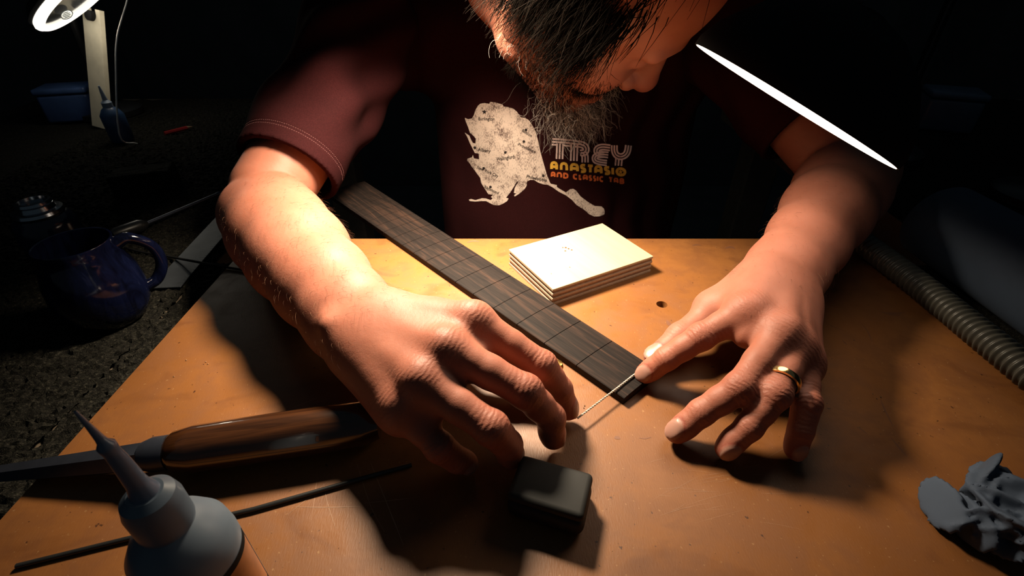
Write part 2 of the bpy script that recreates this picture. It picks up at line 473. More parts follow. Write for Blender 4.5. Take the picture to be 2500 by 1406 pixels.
# ------------------------------------------------------------------ fretboard (648 mm scale, nut end towards the camera)
FA = 0.7188; FT = np.array([-math.sin(FA), math.cos(FA), 0]); FR = np.array([math.cos(FA), math.sin(FA), 0])
FN = np.array([0.0890, 0.2596, 0.0]); FH = 0.0068
def fretboard():
    st = []
    def put(d, z): st.append((d, z))
    put(-0.0085, FH); 
    sl = [0.0] + [0.648 * (1 - 2 ** (-n / 12)) for n in range(1, 23)]
    for d in sl[1:]:
        put(d - 0.00032, FH); put(d - 0.00031, FH - 0.0022); put(d + 0.00031, FH - 0.0022); put(d + 0.00032, FH)
    put(0.472, FH)
    bm = bmesh.new(); rows = []
    for d, z in st:
        w = 0.021 + 0.0141 * d; row = []
        zs = [(-w, 0.0002), (-w, z - 0.0006), (-w + 0.0006, z - 0.0001), (-w * 0.5, z + 0.0005), (0, z + 0.0007), (w * 0.5, z + 0.0005), (w - 0.0006, z - 0.0001), (w, z - 0.0006), (w, 0.0002)]
        for x, zz in zs:
            p = FN + FT * d + FR * x; row.append(bm.verts.new((p[0], p[1], zz)))
        rows.append(row)
    for a, b in zip(rows, rows[1:]):
        for i in range(8): bm.faces.new((a[i], a[i + 1], b[i + 1], b[i]))
        bm.faces.new((a[8], a[0], b[0], b[8]))
    bm.faces.new(rows[0]); bm.faces.new(rows[-1][::-1])
    return from_bm('fretboard', bm, M_ROSE)
tag(fretboard(), 'long dark rosewood guitar fretboard with unfilled fret slots lying diagonally', 'fretboard')

# ------------------------------------------------------------------ plywood block, one mesh per ply
PZT = 0.0182
pc = [PZ(1238, 605, PZT), PZ(1475.5, 547.7, PZT), PZ(1600.7, 629, PZT), PZ(1345.6, 702, PZT)]
ux = nrm((pc[3] - pc[0]) + (pc[2] - pc[1])); uy = np.array([-ux[1], ux[0], 0])
cen = sum(pc) / 4
hx = 0.25 * abs((pc[3] - pc[0]) @ ux + (pc[2] - pc[1]) @ ux); hy = 0.25 * abs((pc[1] - pc[0]) @ uy + (pc[2] - pc[3]) @ uy)
blk = empty('plywood_block', (cen[0], cen[1], 0))
tag(blk, 'thick pale birch plywood offcut with worm holes lying beside the dark fretboard', 'plywood block')
ply_rz = math.atan2(ux[1], ux[0])
M_PLYA = make_wood('birch_face', (0.33, 0.255, 0.155), (0.38, 0.305, 0.195), ply_rz, 0.55, (6, 70, 40))
M_PLYB = make_wood('birch_end_dark', (0.13, 0.072, 0.042), (0.23, 0.145, 0.09), ply_rz, 0.8, (260, 260, 500))
M_PLYC = make_wood('birch_end_pale', (0.26, 0.18, 0.115), (0.35, 0.25, 0.17), ply_rz, 0.8, (260, 260, 500))
nply = 7; z = 0.0
for i in range(nply):
    th = PZT / nply
    ins = [0.0, 0.0007, 0.0001, 0.0008, 0.0, 0.0006, 0.0][i]
    mt = M_PLYA if i == nply - 1 else (M_PLYB if i % 2 else M_PLYC)
    bm = box_bm(cen[0], cen[1], z + (0.00002 if i else 0), z + th, 2 * (hx - ins), 2 * (hy - ins), ply_rz, 0.0003, 1)
    from_bm('ply', bm, mt, blk); z += th
def pits(name, pxs, zt, mat, parent):
    vs = []; fs = []
    for x, y, r in pxs:
        c = PZ(x, y, zt + 0.00015); o = len(vs); n = 9
        ph = random.random() * 6
        for k in range(n):
            a = 2 * math.pi * k / n; rr = r * random.uniform(0.75, 1.2)
            vs.append(c + np.array([rr * math.cos(a), rr * 1.1 * math.sin(a), 0]))
        fs.append(tuple(range(o, o + n)))
    return from_vf(name, vs, fs, mat, parent, False)
tag(pits('worm_hole', [(1374, 604, .0009), (1381, 604, .0012), (1388, 607, .0011), (1380, 612, .001), (1396, 610, .001), (1391, 652, .0006), (1346, 668, .0005)], PZT, simple('hole_dark', (0.07, 0.03, 0.012), 0.9), blk), kind='stuff')

# ------------------------------------------------------------------ signed-distance modelling kit
class SDF:
    def __init__(s, lo, hi, h):
        s.lo = np.asarray(lo, np.float32); s.h = float(h)
        n = np.ceil((np.asarray(hi) - np.asarray(lo)) / h).astype(int) + 1
        s.n = n; s.F = np.full(n, 0.05, np.float32)
        s.ax = [s.lo[i] + np.arange(n[i], dtype=np.float32) * np.float32(h) for i in range(3)]
    def box(s, pts, m):
        pts = np.asarray(pts, float).reshape(-1, 3)
        a = np.clip(np.floor((pts.min(0) - m - s.lo) / s.h).astype(int), 0, s.n)
        b = np.clip(np.ceil((pts.max(0) + m - s.lo) / s.h).astype(int) + 1, 0, s.n)
        if np.any(b <= a): return None
        sl = tuple(slice(a[i], b[i]) for i in range(3))
        X = s.ax[0][sl[0]][:, None, None]; Y = s.ax[1][sl[1]][None, :, None]; Z = s.ax[2][sl[2]][None, None, :]
        return sl, X, Y, Z
    def blend(s, sl, d, k, mode):
        A = s.F[sl]; d = d.astype(np.float32)
        if mode == 'add':
            if k <= 0: s.F[sl] = np.minimum(A, d); return
            h = np.clip(0.5 + 0.5 * (A - d) / k, 0, 1); s.F[sl] = A * (1 - h) + d * h - k * h * (1 - h)
        else:
            d = -d
            if k <= 0: s.F[sl] = np.maximum(A, d); return
            h = np.clip(0.5 - 0.5 * (A - d) / k, 0, 1); s.F[sl] = A * (1 - h) + d * h + k * h * (1 - h)
    def cap(s, a, b, ra, rb=None, k=0.004, u=None, sc=1.0, mode='add'):
        rb = ra if rb is None else rb
        a = np.asarray(a, float); b = np.asarray(b, float)
        m = (max(ra, rb) / min(1.0, sc)) + k + 3 * s.h
        g = s.box([a, b], m)
        if g is None: return
        sl, X, Y, Z = g
        ba = b - a; L2 = float(ba @ ba) + 1e-12
        px, py, pz = X - a[0], Y - a[1], Z - a[2]
        t = np.clip((px * ba[0] + py * ba[1] + pz * ba[2]) / L2, 0, 1)
        vx, vy, vz = px - t * ba[0], py - t * ba[1], pz - t * ba[2]
        if u is not None:
            dt = (vx * u[0] + vy * u[1] + vz * u[2]) * (sc - 1)
            vx = vx + dt * u[0]; vy = vy + dt * u[1]; vz = vz + dt * u[2]
        d = np.sqrt(vx * vx + vy * vy + vz * vz) - (ra + (rb - ra) * t)
        s.blend(sl, d, k, mode)
    def ell(s, c, R, r, k=0.004, mode='add'):
        c = np.asarray(c, float); m = max(r) + k + 3 * s.h
        g = s.box([c], m)
        if g is None: return
        sl, X, Y, Z = g
        px, py, pz = X - c[0], Y - c[1], Z - c[2]
        q = [(px * R[0, i] + py * R[1, i] + pz * R[2, i]) for i in range(3)]
        k0 = np.sqrt(sum((q[i] / r[i]) ** 2 for i in range(3))); k1 = np.sqrt(sum((q[i] / r[i] ** 2) ** 2 for i in range(3))) + 1e-9
        s.blend(sl, k0 * (k0 - 1) / k1, k, mode)
    def sph(s, c, r, k=0.004, mode='add'): s.cap(c, c, r, r, k, mode=mode)
    def cut(s, p, n):                       # keep the side where (x-p).n < 0
        X = s.ax[0][:, None, None]; Y = s.ax[1][None, :, None]; Z = s.ax[2][None, None, :]
        d = (X - p[0]) * n[0] + (Y - p[1]) * n[1] + (Z - p[2]) * n[2]
        s.F = np.maximum(s.F, d.astype(np.float32))
    def mesh(s):
        F = np.pad(s.F, 1, constant_values=0.05); S = F < 0
        nx, ny, nz = F.shape
        cnt = np.zeros((nx - 1, ny - 1, nz - 1), np.int8)
        offs = [(i, j, k) for i in (0, 1) for j in (0, 1) for k in (0, 1)]
        for i, j, k in offs: cnt += S[i:nx - 1 + i, j:ny - 1 + j, k:nz - 1 + k]
        act = (cnt > 0) & (cnt < 8)
        ci = np.argwhere(act)
        idx = np.full(act.shape, -1, np.int64); idx[act] = np.arange(len(ci))
        val = {o: F[ci[:, 0] + o[0], ci[:, 1] + o[1], ci[:, 2] + o[2]] for o in offs}
        acc = np.zeros((len(ci), 3)); num = np.zeros(len(ci))
        for o in offs:
            for d in range(3):
                if o[d] == 0:
                    q = list(o); q[d] = 1; q = tuple(q)
                    a, b = val[o], val[q]
                    mk = (a < 0) != (b < 0)
                    t = np.where(mk, a / np.where(mk, a - b, 1), 0)
                    p = np.array(o, float)[None].repeat(len(ci), 0); p[:, d] += t
                    acc[mk] += p[mk]; num[mk] += 1
        verts = (ci + acc / num[:, None] - 1) * s.h + s.lo
        faces = []
        for d in range(3):
            e = [1, 1, 1]
            A = np.take(S, range(S.shape[d] - 1), d); B = np.take(S, range(1, S.shape[d]), d)
            ed = np.argwhere(A != B)
            e1, e2 = (d + 1) % 3, (d + 2) % 3
            ed = ed[(ed[:, e1] >= 1) & (ed[:, e2] >= 1) & (ed[:, e1] < act.shape[e1]) & (ed[:, e2] < act.shape[e2])]
            ins = A[ed[:, 0], ed[:, 1], ed[:, 2]]
            def cid(d1, d2):
                q = ed.copy(); q[:, e1] -= d1; q[:, e2] -= d2
                return idx[q[:, 0], q[:, 1], q[:, 2]]
            Q = np.stack([cid(1, 1), cid(0, 1), cid(0, 0), cid(1, 0)], 1)
            Q[~ins] = Q[~ins][:, ::-1]
            faces.append(Q)
        faces = np.vstack(faces)
        return verts, faces
def smooth_mesh(v, f, it=2, lam=0.5):
    e = np.vstack([f[:, [0, 1]], f[:, [1, 2]], f[:, [2, 3]], f[:, [3, 0]]])
    n = len(v)
    for _ in range(it):
        acc = np.zeros_like(v); c = np.zeros(n)
        for d in range(3):
            acc[:, d] = np.bincount(e[:, 0], v[e[:, 1], d], n) + np.bincount(e[:, 1], v[e[:, 0], d], n)
        c = np.bincount(e[:, 0], minlength=n) + np.bincount(e[:, 1], minlength=n)
        v = v * (1 - lam) + lam * acc / np.maximum(c, 1)[:, None]
    return v
def quads_mesh(name, v, f):
    me = bpy.data.meshes.new(name)
    me.vertices.add(len(v)); me.vertices.foreach_set('co', np.asarray(v, np.float32).ravel())
    me.loops.add(f.size); me.loops.foreach_set('vertex_index', f.astype(np.int32).ravel())
    me.polygons.add(len(f)); me.polygons.foreach_set('loop_start', np.arange(0, f.size, 4, dtype=np.int32))
    me.update(calc_edges=True); me.validate()
    return me
def attr(me, name, arr):
    a = me.attributes.new(name, 'FLOAT', 'POINT'); a.data.foreach_set('value', np.asarray(arr, np.float32))

# ------------------------------------------------------------------ the person
PERSON = empty('person', (0.05, 0.72, fz))
tag(PERSON, 'bearded person in a maroon printed T-shirt bending over the board with both hands', 'person')
A3 = lambda *p: np.array(p, float)

class Hand:
    """one hand on a distance field; remembers joints so that colour and folds can follow them"""
    def __init__(s, S, Wp, M, F, T, rads, fore):
        s.S = S; s.W = Wp; s.M = M; s.F = F; s.T = T; s.r = rads; s.joints = []; s.nails = []; s.tips = []
        ax = nrm(sum(M) / 4 - Wp); s.ax = ax
        lat = M[0] - M[3]; lat = nrm(lat - ax * (lat @ ax)); s.lat = lat
        do = np.cross(ax, lat); do = do if do[2] > 0 else -do; s.do = nrm(do); do = s.do
        # wrist and palm
        S.cap(Wp - nrm(ax) * 0.012 - do * 0.002, Wp + ax * 0.018 - do * 0.002, 0.0285, 0.031, 0.012, do, 1.42)
        base = []
        for i in range(4):
            b = Wp + lat * (0.0165 - 0.0105 * i) + ax * 0.014; base.append(b)
            S.cap(b, M[i] - do * 0.0025, 0.0138, 0.0122, 0.014)
            S.cap(b - do * 0.009, M[i] - do * 0.010 - ax * 0.006, 0.0125, 0.0110, 0.012)
        for i in range(3):
            S.cap((base[i] + base[i + 1]) / 2 + ax * 0.02, (M[i] + M[i + 1]) / 2 - do * 0.004 - ax * 0.006, 0.0115, 0.0105, 0.010)
        S.cap(base[3] - lat * 0.004 - do * 0.008, M[3] - do * 0.010 - ax * 0.012, 0.0135, 0.0115, 0.012)      # heel of the hand
        for i in range(4):
            S.sph(M[i] + do * 0.0004, 0.0104, 0.009)
            S.cap(base[i] + do * 0.0075, M[i] + do * 0.0064, 0.0026, 0.0028, 0.009)                       # tendon
            s.joints.append((M[i], do, nrm(F[i][0] - M[i]), 0.75, 0.011))
        # fingers
        for i in range(4):
            pip, dip, tip = F[i]; r = rads[i]; m = M[i]
            if i < 3:
                nx = nrm(F[i + 1][0] - M[i + 1]); S.sph((m + M[i + 1]) / 2 + (nrm(pip - m) + nx) * 0.006 - do * 0.006, 0.0072, 0.009)
            f = SDF.__new__(SDF); f.lo, f.h, f.n, f.ax = S.lo, S.h, S.n, S.ax
            f.F = np.full(S.n, 0.05, np.float32)
            kf = 0.003
            f.cap(m, m * .45 + pip * .55, r * 1.15, r * 1.00, kf); f.cap(m * .45 + pip * .55, pip, r * 0.99, r * 0.97, kf)
            f.sph(pip, r * 0.985, kf)
            f.cap(pip, (pip + dip) / 2, r * 0.97, r * 0.90, kf); f.cap((pip + dip) / 2, dip, r * 0.90, r * 0.875, kf)
            td = nrm(tip - dip); ben = dip - (pip + tip) / 2
            dn = ben - td * (ben @ td) + do * 0.004 - td * (do @ td) * 0.004; dn = nrm(dn)
            f.cap(dip, tip, r * 0.875, r * 0.74, kf)
            f.ell(dip * .35 + tip * .65 - dn * r * 0.12, np.stack([td, np.cross(dn, td), dn], 1), (r * 1.15, r * 0.82, r * 0.80), kf)
            rt = r * 0.80
            nc = tip - td * rt * 0.05 + dn * rt * 0.70; NR = np.stack([nrm(td - dn * 0.22), np.cross(dn, td), nrm(dn + td * 0.22)], 1)
            f.ell(nc, NR, (r * 0.78, r * 0.60, 0.0021), 0.0008)
            gb = nc - NR[:, 0] * r * 0.86 + NR[:, 2] * 0.0014
            f.cap(gb - NR[:, 1] * r * .4, gb + NR[:, 1] * r * .4, 0.0011, 0.0011, 0.0012, mode='sub')
            s.nails.append((nc, NR, (r * 0.80, r * 0.62, 0.0042)))
            dp = nrm(dn + 0 * td); s.tips.append(tip)
            t1 = nrm(dip - m); d1 = pip - (m + dip) / 2; d1 = nrm(d1 - t1 * (d1 @ t1) + do * 0.003)
            s.joints.append((pip, d1, t1, 1.0, 0.0095)); s.joints.append((dip, dn, nrm(tip - pip), 0.8, 0.0065))
            k = 0.0045
            h = np.clip(0.5 + 0.5 * (S.F - f.F) / k, 0, 1); S.F = S.F * (1 - h) + f.F * h - k * h * (1 - h)
        # thumb
        c, m, ip, tp = T; r = 0.0108
        S.cap(c, m, 0.0150, 0.0125, 0.014); S.cap(c - do * .006, m - do * .004, 0.0150, 0.012, 0.014)
        S.cap(m, (M[0] + base[0]) / 2 - do * .006, 0.0085, 0.0095, 0.014)
        S.cap(m, ip, r * 1.02, r * 0.95, 0.005); S.sph(ip, r * 0.99, 0.004); S.cap(ip, tp, r * 0.96, r * 0.80, 0.004)
        td = nrm(tp - ip); dn = lat * 0.5 + do * 0.8; dn = nrm(dn - td * (dn @ td)); NR = np.stack([td, np.cross(dn, td), dn], 1)
        nc = tp + dn * r * 0.62; S.ell(nc, NR, (r * .8, r * .66, 0.002), 0.0008); s.nails.append((nc, NR, (r * .82, r * .68, .004)))
        s.tips.append(tp); s.joints.append((ip, dn, td, 0.9, 0.008))
    def paint(s, v):
        red = np.zeros(len(v)); nail = np.zeros(len(v)); fold = np.zeros(len(v)); along = np.zeros(len(v))
        for t in s.tips: red = np.maximum(red, 0.55 * np.exp(-((v - t) ** 2).sum(1) / 0.011 ** 2))
        for c, d, t, w, sg in s.joints:
            q = v - c; g = np.exp(-(q ** 2).sum(1) / sg ** 2 / 1.6)
            red = np.maximum(red, 0.45 * w * g)
            k = np.clip((q @ d) / 0.004, 0, 1) * g * w
            m = k > fold; fold[m] = k[m]; along[m] = (q @ t)[m]
        for c, R, r in s.nails:
            q = ((v - c) @ R) / np.array(r); e = np.sqrt((q ** 2).sum(1)); nail = np.maximum(nail, np.clip((1.04 - e) / 0.10, 0, 1)); red = np.maximum(red, 1.0 * np.exp(-((e - 1.14) / .10) ** 2))
        return red, nail, fold, along

# --- his right arm (image left)
WR = A3(-.1047, .2636, .0525)
ELR = PD(646, 540, .500); ELR[2] = 0.0440
SHR = PD(893, 62, .62)
SR = SDF((-0.335, 0.160, -0.002), (0.06, 0.60, 0.165), 0.00135)
def forearm(S, E, Wp, do, rs, k=0.012):
    L = Wp - E
    st = [(0.0, rs[0], 1.0), (0.22, rs[1], 1.0), (0.45, rs[2], 1.03), (0.70, rs[3], 1.12), (0.88, rs[4], 1.28), (1.0, rs[5], 1.38)]
    for (a, ra, sa), (b, rb, sb) in zip(st, st[1:]):
        S.cap(E + L * a, E + L * b, ra, rb, k, do, (sa + sb) / 2)
MR = [A3(-.0245, .2425, .0738), A3(-.0386, .2172, .0728), A3(-.0515, .1998, .0640), A3(-.0634, .1930, .0480)]
FRs = [[A3(.0186, .2266, .0500), A3(.0308, .2257, .0300), A3(.0375, .2240, .0125)],
       [A3(.0078, .2001, .0550), A3(.0238, .2012, .0310), A3(.0262, .2006, .0130)],
       [A3(-.0113, .1792, .0480), A3(-.0026, .1822, .0300), A3(.0000, .1860, .0140)],
       [A3(-.0412, .1780, .0330), A3(-.0325, .1800, .0190), A3(-.0270, .1840, .0100)]]
TRs = [A3(-.080, .272, .0470), A3(-.042, .268, .0400), A3(-.006, .252, .0280), A3(.021, .238, .0150)]
axr = nrm(sum(MR) / 4 - WR); dor = np.cross(axr, nrm(MR[0] - MR[3])); dor = nrm(dor if dor[2] > 0 else -dor)
forearm(SR, ELR, WR, dor, (0.0415, 0.0430, 0.0415, 0.0365, 0.0315, 0.0290))
LR = nrm(WR - ELR)
SR.cap(ELR + LR * 0.02 + A3(.010, .012, .010), ELR + LR * 0.11 + A3(.006, .008, .006), 0.031, 0.026, 0.02)       # upper forearm muscle
SR.cap(ELR + LR * .235 - A3(.012, .013, -.010), ELR + LR * .238 - A3(.013, .014, -.011), 0.0075, 0.007, 0.010)   # wrist bone
upr = SDF.__new__(SDF); upr.lo, upr.h, upr.n, upr.ax = SR.lo, SR.h, SR.n, SR.ax; upr.F = np.full(SR.n, 0.05, np.float32)
upr.cap(ELR + A3(.002, .026, .016), ELR * .5 + SHR * .5 + A3(0, .008, 0), 0.0390, 0.0440, 0.01); upr.cap(ELR * .5 + SHR * .5, SHR, 0.046, 0.046, 0.01)
k = 0.0022; h_ = np.clip(0.5 + 0.5 * (SR.F - upr.F) / k, 0, 1); SR.F = SR.F * (1 - h_) + upr.F * h_ - k * h_ * (1 - h_)
HR = Hand(SR, WR, MR, FRs, TRs, (.0098, .0100, .0098, .0084), None)
vR, fR = SR.mesh(); vR = smooth_mesh(vR, fR, 1, 0.35)
vR[:, 2] = np.maximum(vR[:, 2], 0.0004)

# --- his left arm (image right)
WL = PD(1905, 690, .388)
ELL = PD(2080, 420, .545); ELL[2] = max(ELL[2], 0.05)
SHL = A3(.275, .70, .185)
SL = SDF((0.075, 0.165, -0.002), (0.46, 0.66, 0.135), 0.00135)
ML = [A3(.1630, .2700, .0600), A3(.1775, .2495, .0580), A3(.1880, .2440, .0490), A3(.1955, .2410, .0370)]
FLs = [[A3(.1330, .2640, .0425), A3(.1105, .2600, .0250), A3(.0975, .2600, .0100)],
       [A3(.1427, .2169, .0407), A3(.1207, .2121, .0230), A3(.1060, .2072, .0100)],
       [A3(.1614, .2102, .0419), A3(.1462, .2000, .0240), A3(.1335, .1945, .0100)],
       [A3(.1834, .2101, .0340), A3(.1790, .1998, .0210), A3(.1768, .1940, .0090)]]
TLs = [A3(.1985, .3260, .0440), A3(.1586, .3055, .0360), A3(.1296, .2875, .0220), A3(.1085, .2755, .0120)]
axl = nrm(sum(ML) / 4 - WL); dol = np.cross(axl, nrm(ML[0] - ML[3])); dol = nrm(dol if dol[2] > 0 else -dol)
forearm(SL, ELL, WL, dol, (0.045, 0.0435, 0.0390, 0.0330, 0.0295, 0.0280))
SL.cap(ELL + A3(0, .01, .004), SHL, 0.045, 0.05, 0.006)
HL = Hand(SL, WL, ML, FLs, TLs, (.0096, .0097, .0092, .0082), None)
vL, fL = SL.mesh(); vL = smooth_mesh(vL, fL, 1, 0.35)
vL[:, 2] = np.maximum(vL[:, 2], 0.0004)

# --- head and neck
HO = A3(.063, .557, .2564); HSC = 1.17
HM = np.stack([A3(.747, .005, -.664), A3(.431, .758, .491), A3(.506, -.653, .564)], 1)
def hp(f, s_, u): return HO + HM @ A3(f, s_, u) * HSC
def hp0(f, s_, u): return HO + HM @ A3(f, s_, u)
NB = A3(.06, .74, .20)
SH = SDF((-0.14, 0.37, 0.0), (0.26, 0.84, 0.44), 0.0024)
SH.ell(hp0(-.005, 0, .055), HM, (.098, .077, .080), 0.0)
SH.ell(hp0(.045, 0, .055), HM, (.048, .060, .055), 0.02)
SH.cap(hp0(.045, 0, .02), hp0(.055, 0, -.072), .055, .040, 0.02)
SH.cap(hp0(-.03, 0, -.04), HO + (NB - HO) / HSC, .056, .066, 0.03)
for q in (-1, 1):
    SH.sph(hp0(.062, .036 * q, -.022), .027, 0.02)
    SH.cap(hp0(.0, .055 * q, -.048), hp0(.07, .016 * q, -.098), .020, .020, 0.02)
    SH.sph(hp0(.096, .033 * q, .014), .015, 0.014, 'sub')
    SH.sph(hp0(.078, .032 * q, .011), .0128, 0.003)
    SH.cap(hp0(.096, .014 * q, .030), hp0(.083, .046 * q, .031), .007, .006, 0.010)
    SH.ell(hp0(-.012, .079 * q, -.002), HM @ np.array(Matrix.Rotation(0.3 * q, 3, 'Z')), (.019, .0065, .031), 0.005)
    SH.sph(hp0(-.006, .085 * q, 0), .008, 0.006, 'sub')
SH.sph(hp0(.082, 0, -.098), .021, 0.02)
SH.cap(hp0(.093, 0, .016), hp0(.112, 0, -.024), .0088, .0120, 0.012)
SH.sph(hp0(.1145, 0, -.028), .0122, 0.006)
for q in (-1, 1):
    SH.sph(hp0(.102, .0135 * q, -.033), .0085, 0.006); SH.ell(hp0(.108, .0065 * q, -.0415), HM, (.0065, .0034, .004), 0.002, 'sub')
SH.cap(hp0(.0965, -.019, -.0635), hp0(.0965, .019, -.0635), .0050, .0050, 0.006); SH.sph(hp0(.1005, 0, -.062), .0052, 0.005)
SH.cap(hp0(.0955, -.016, -.0745), hp0(.0955, .016, -.0745), .0058, .0058, 0.006)
SH.cap(hp0(.1045, -.020, -.0688), hp0(.1045, .020, -.0688), .0014, .0014, 0.002, mode='sub')
vH, fH = SH.mesh(); vH = smooth_mesh(vH, fH, 1, 0.4); vH = HO + (vH - HO) * HSC

# --- trunk under the shirt (coarse)
def trunk(S, g):
    S.cap(A3(.085, .815, .13), A3(.085, .835, -.40), .208 - g, .215 - g, 0.03, A3(0, 1, 0), 1.62)
    S.cap(A3(-.15, .765, .165), A3(.245, .765, .165), .068 - g, .068 - g, 0.05)
    S.cap(A3(.06, .80, .14), NB + A3(0, .0, .01), .10 - g, .075 - g, 0.04)
ST = SDF((-0.30, 0.56, -0.56), (0.40, 1.03, 0.32), 0.006)
trunk(ST, 0.014)
vT, fT = ST.mesh()

vs, fs, off = [], [], 0
att = [[], [], [], []]
for v, f, hnd in ((vR, fR, HR), (vL, fL, HL), (vH, fH, None), (vT, fT, None)):
    vs.append(v); fs.append(f + off); off += len(v)
    if hnd is not None:
        for a, b in zip(att, hnd.paint(v)): a.append(b)
    else:
        red = np.zeros(len(v))
        if v is vH:
            for c, w, sg in ((hp(.115, 0, -.028), .9, .020), (hp(.098, 0, -.069), .9, .014), (hp(.08, .04, -.02), .5, .03), (hp(.08, -.04, -.02), .5, .03)):
                red = np.maximum(red, w * np.exp(-((v - c) ** 2).sum(1) / sg ** 2))
        for a, b in zip(att, (red, np.zeros(len(v)), np.zeros(len(v)), np.zeros(len(v)))): a.append(b)
BV, BF = np.vstack(vs), np.vstack(fs)
me = quads_mesh('body', BV, BF)
for nme, a in zip(('redness', 'nail', 'fold', 'along'), att): attr(me, nme, np.concatenate(a))
body = link('body', me, M_SKIN, PERSON)

# --- shirt: trunk plus two open sleeves
SS = SDF((-0.30, 0.56, -0.56), (0.40, 1.03, 0.32), 0.004)
trunk(SS, 0.0)
vC, fC = SS.mesh(); vC = smooth_mesh(vC, fC, 2, 0.5)
def fold_wave(t): return np.abs(np.sin(t)) ** 1.6
x, y, z = vC.T
amp = np.clip((0.83 - y) / 0.08, 0, 1)
rt = np.clip((x - 0.115) / 0.05, 0, 1) * amp
wig = 0.010 * np.sin(z * 21 + 1.0) + 0.007 * np.sin(z * 47)
dy = -0.011 * rt * fold_wave((x + wig + 0.10 * z) * 62)
lf = np.clip((-0.075 - x) / 0.04, 0, 1) * amp
dy += -0.008 * lf * fold_wave((x + wig * 1.4 - 0.25 * z) * 55)
dy += -0.004 * amp * np.sin(x * 23 + 1.3 + 2.2 * np.sin(z * 9)) - 0.0025 * amp * np.sin(z * 38 + x * 14)
vC[:, 1] += dy
def sleeve(sh, el, r0, r1, frac, lo, hi, seed):
    S = SDF(lo, hi, 0.0022)
    hc = sh + (el - sh) * frac; d = nrm(el - sh)
    S.cap(sh, sh + (el - sh) * .5, r0, (r0 + r1) / 2, 0.01); S.cap(sh + (el - sh) * .5, hc + d * .03, (r0 + r1) / 2, r1, 0.01)
    S.cut(hc, d)
    S.cap(hc - d * 0.03, hc + d * 0.05, r1 - 0.0055, r1 - 0.0050, 0.0015, mode='sub')
    v, f = S.mesh(); v = smooth_mesh(v, f, 1, 0.4)
    R = frame_z(d); q = (v - sh) @ R; t = q[:, 2]; th = np.arctan2(q[:, 1], q[:, 0]); rad = np.hypot(q[:, 0], q[:, 1])
    Lh = np.linalg.norm(hc - sh); fade = np.clip((Lh - 0.022 - t) / 0.07, 0, 1)
    out = np.stack([np.cos(th), np.sin(th), 0 * th], 1) @ R.T
    dr = 0.0065 * fade * np.sin(3 * th + t * 30 + seed) * np.clip(rad / .04, 0, 1) + 0.0030 * fade * np.sin(7 * th - t * 55 + 2 * seed)
    for st in (0.016, 0.0185):                                   # two rows of hem stitching sunk into the cloth
        dr -= 0.0009 * np.exp(-((t - (Lh - st)) / 0.0012) ** 2)
    return v + out * dr[:, None], f, hc, d
vS1, fS1, HCR, HDR = sleeve(SHR, ELR, 0.064, 0.0515, 0.80, (-0.36, 0.44, 0.0), (-0.08, 0.80, 0.29), 0.8)
vS2, fS2, HCL, HDL = sleeve(SHL, ELL, 0.068, 0.058, 0.70, (0.16, 0.46, 0.0), (0.46, 0.80, 0.29), 2.1)
n1, n2 = len(vC), len(vC) + len(vS1)
SV, SF = np.vstack([vC, vS1, vS2]), np.vstack([fC, fS1 + n1, fS2 + n2])
shirt = link('t_shirt', quads_mesh('t_shirt', SV, SF), M_CLOTH, PERSON)
shirt['label'] = 'dark maroon short-sleeved T-shirt with a pale map print and lettering'
# stitches of the visible sleeve hem
M_THREAD = simple('thread', (0.13, 0.045, 0.045), 0.9)
def stitches():
    bv = BVHTree.FromPolygons([tuple(p) for p in vS1], [tuple(q) for q in fS1.tolist()])
    R = frame_z(HDR); vs = []; fs = []
    for st in (0.0155, 0.0190):
        n = 150
        for k in range(n):
            pr = []
            for dk in (0.0, 0.62):
                a = 2 * math.pi * (k + dk) / n; o = HCR - HDR * st; dr = R @ A3(math.cos(a), math.sin(a), 0)
                hit = bv.ray_cast(V3(o + dr * 0.12), V3(-dr))
                if hit[0] is None: break
                pr.append(np.array(hit[0]) + dr * 0.0001)
            if len(pr) == 2:
                v, f = tube_vf(pr, 0.00033, 4); o = len(vs); vs += v; fs += [tuple(i + o for i in q) for q in f]
    return from_vf('hem_stitching', vs, fs, M_THREAD, shirt)
tag(stitches(), kind='stuff')

# --- print on the chest: every outline is laid onto the cloth and follows its folds
CBV = BVHTree.FromPolygons([tuple(p) for p in vC], [tuple(q) for q in fC.tolist()])
CK = 460.0 / 1960.0
def cloth_pt(cx, cy, lift):
    px, py = 1100 + cx * CK, 230 + cy * CK
    r = ray(px, py)
    hit = CBV.ray_cast(Vector((0, 0, CAMH)), V3(nrm(r)))
    if hit[0] is None: return PD(px, py, 0.62)
    return np.array(hit[0]) + np.array(hit[1]) * lift
def fill(name, polys, mat, lift, parent, step=26):
    vs = []; fs = []
    for pl in polys:
        b = []
        for i in range(len(pl)):
            p, q = np.array(pl[i], float), np.array(pl[(i + 1) % len(pl)], float)
            m = max(1, int(np.linalg.norm(q - p) / step))
            b += [p + (q - p) * t / m for t in range(m)]
        n = len(b); ed = [(i, (i + 1) % n) for i in range(n)]
        lo, hi = np.min(b, 0), np.max(b, 0)
        ins = [(xx, yy) for xx in np.arange(lo[0] + step / 2, hi[0], step) for yy in np.arange(lo[1] + step / 2, hi[1], step)]
        res = delaunay_2d_cdt([Vector(p) for p in b] + [Vector(p) for p in ins], ed, [list(range(n))], 1, 0.01)
        o = len(vs); vs += [cloth_pt(p.x, p.y, lift) for p in res[0]]
        fs += [tuple(i + o for i in q) for q in res[2]]
    return from_vf(name, vs, fs, mat, parent, True)
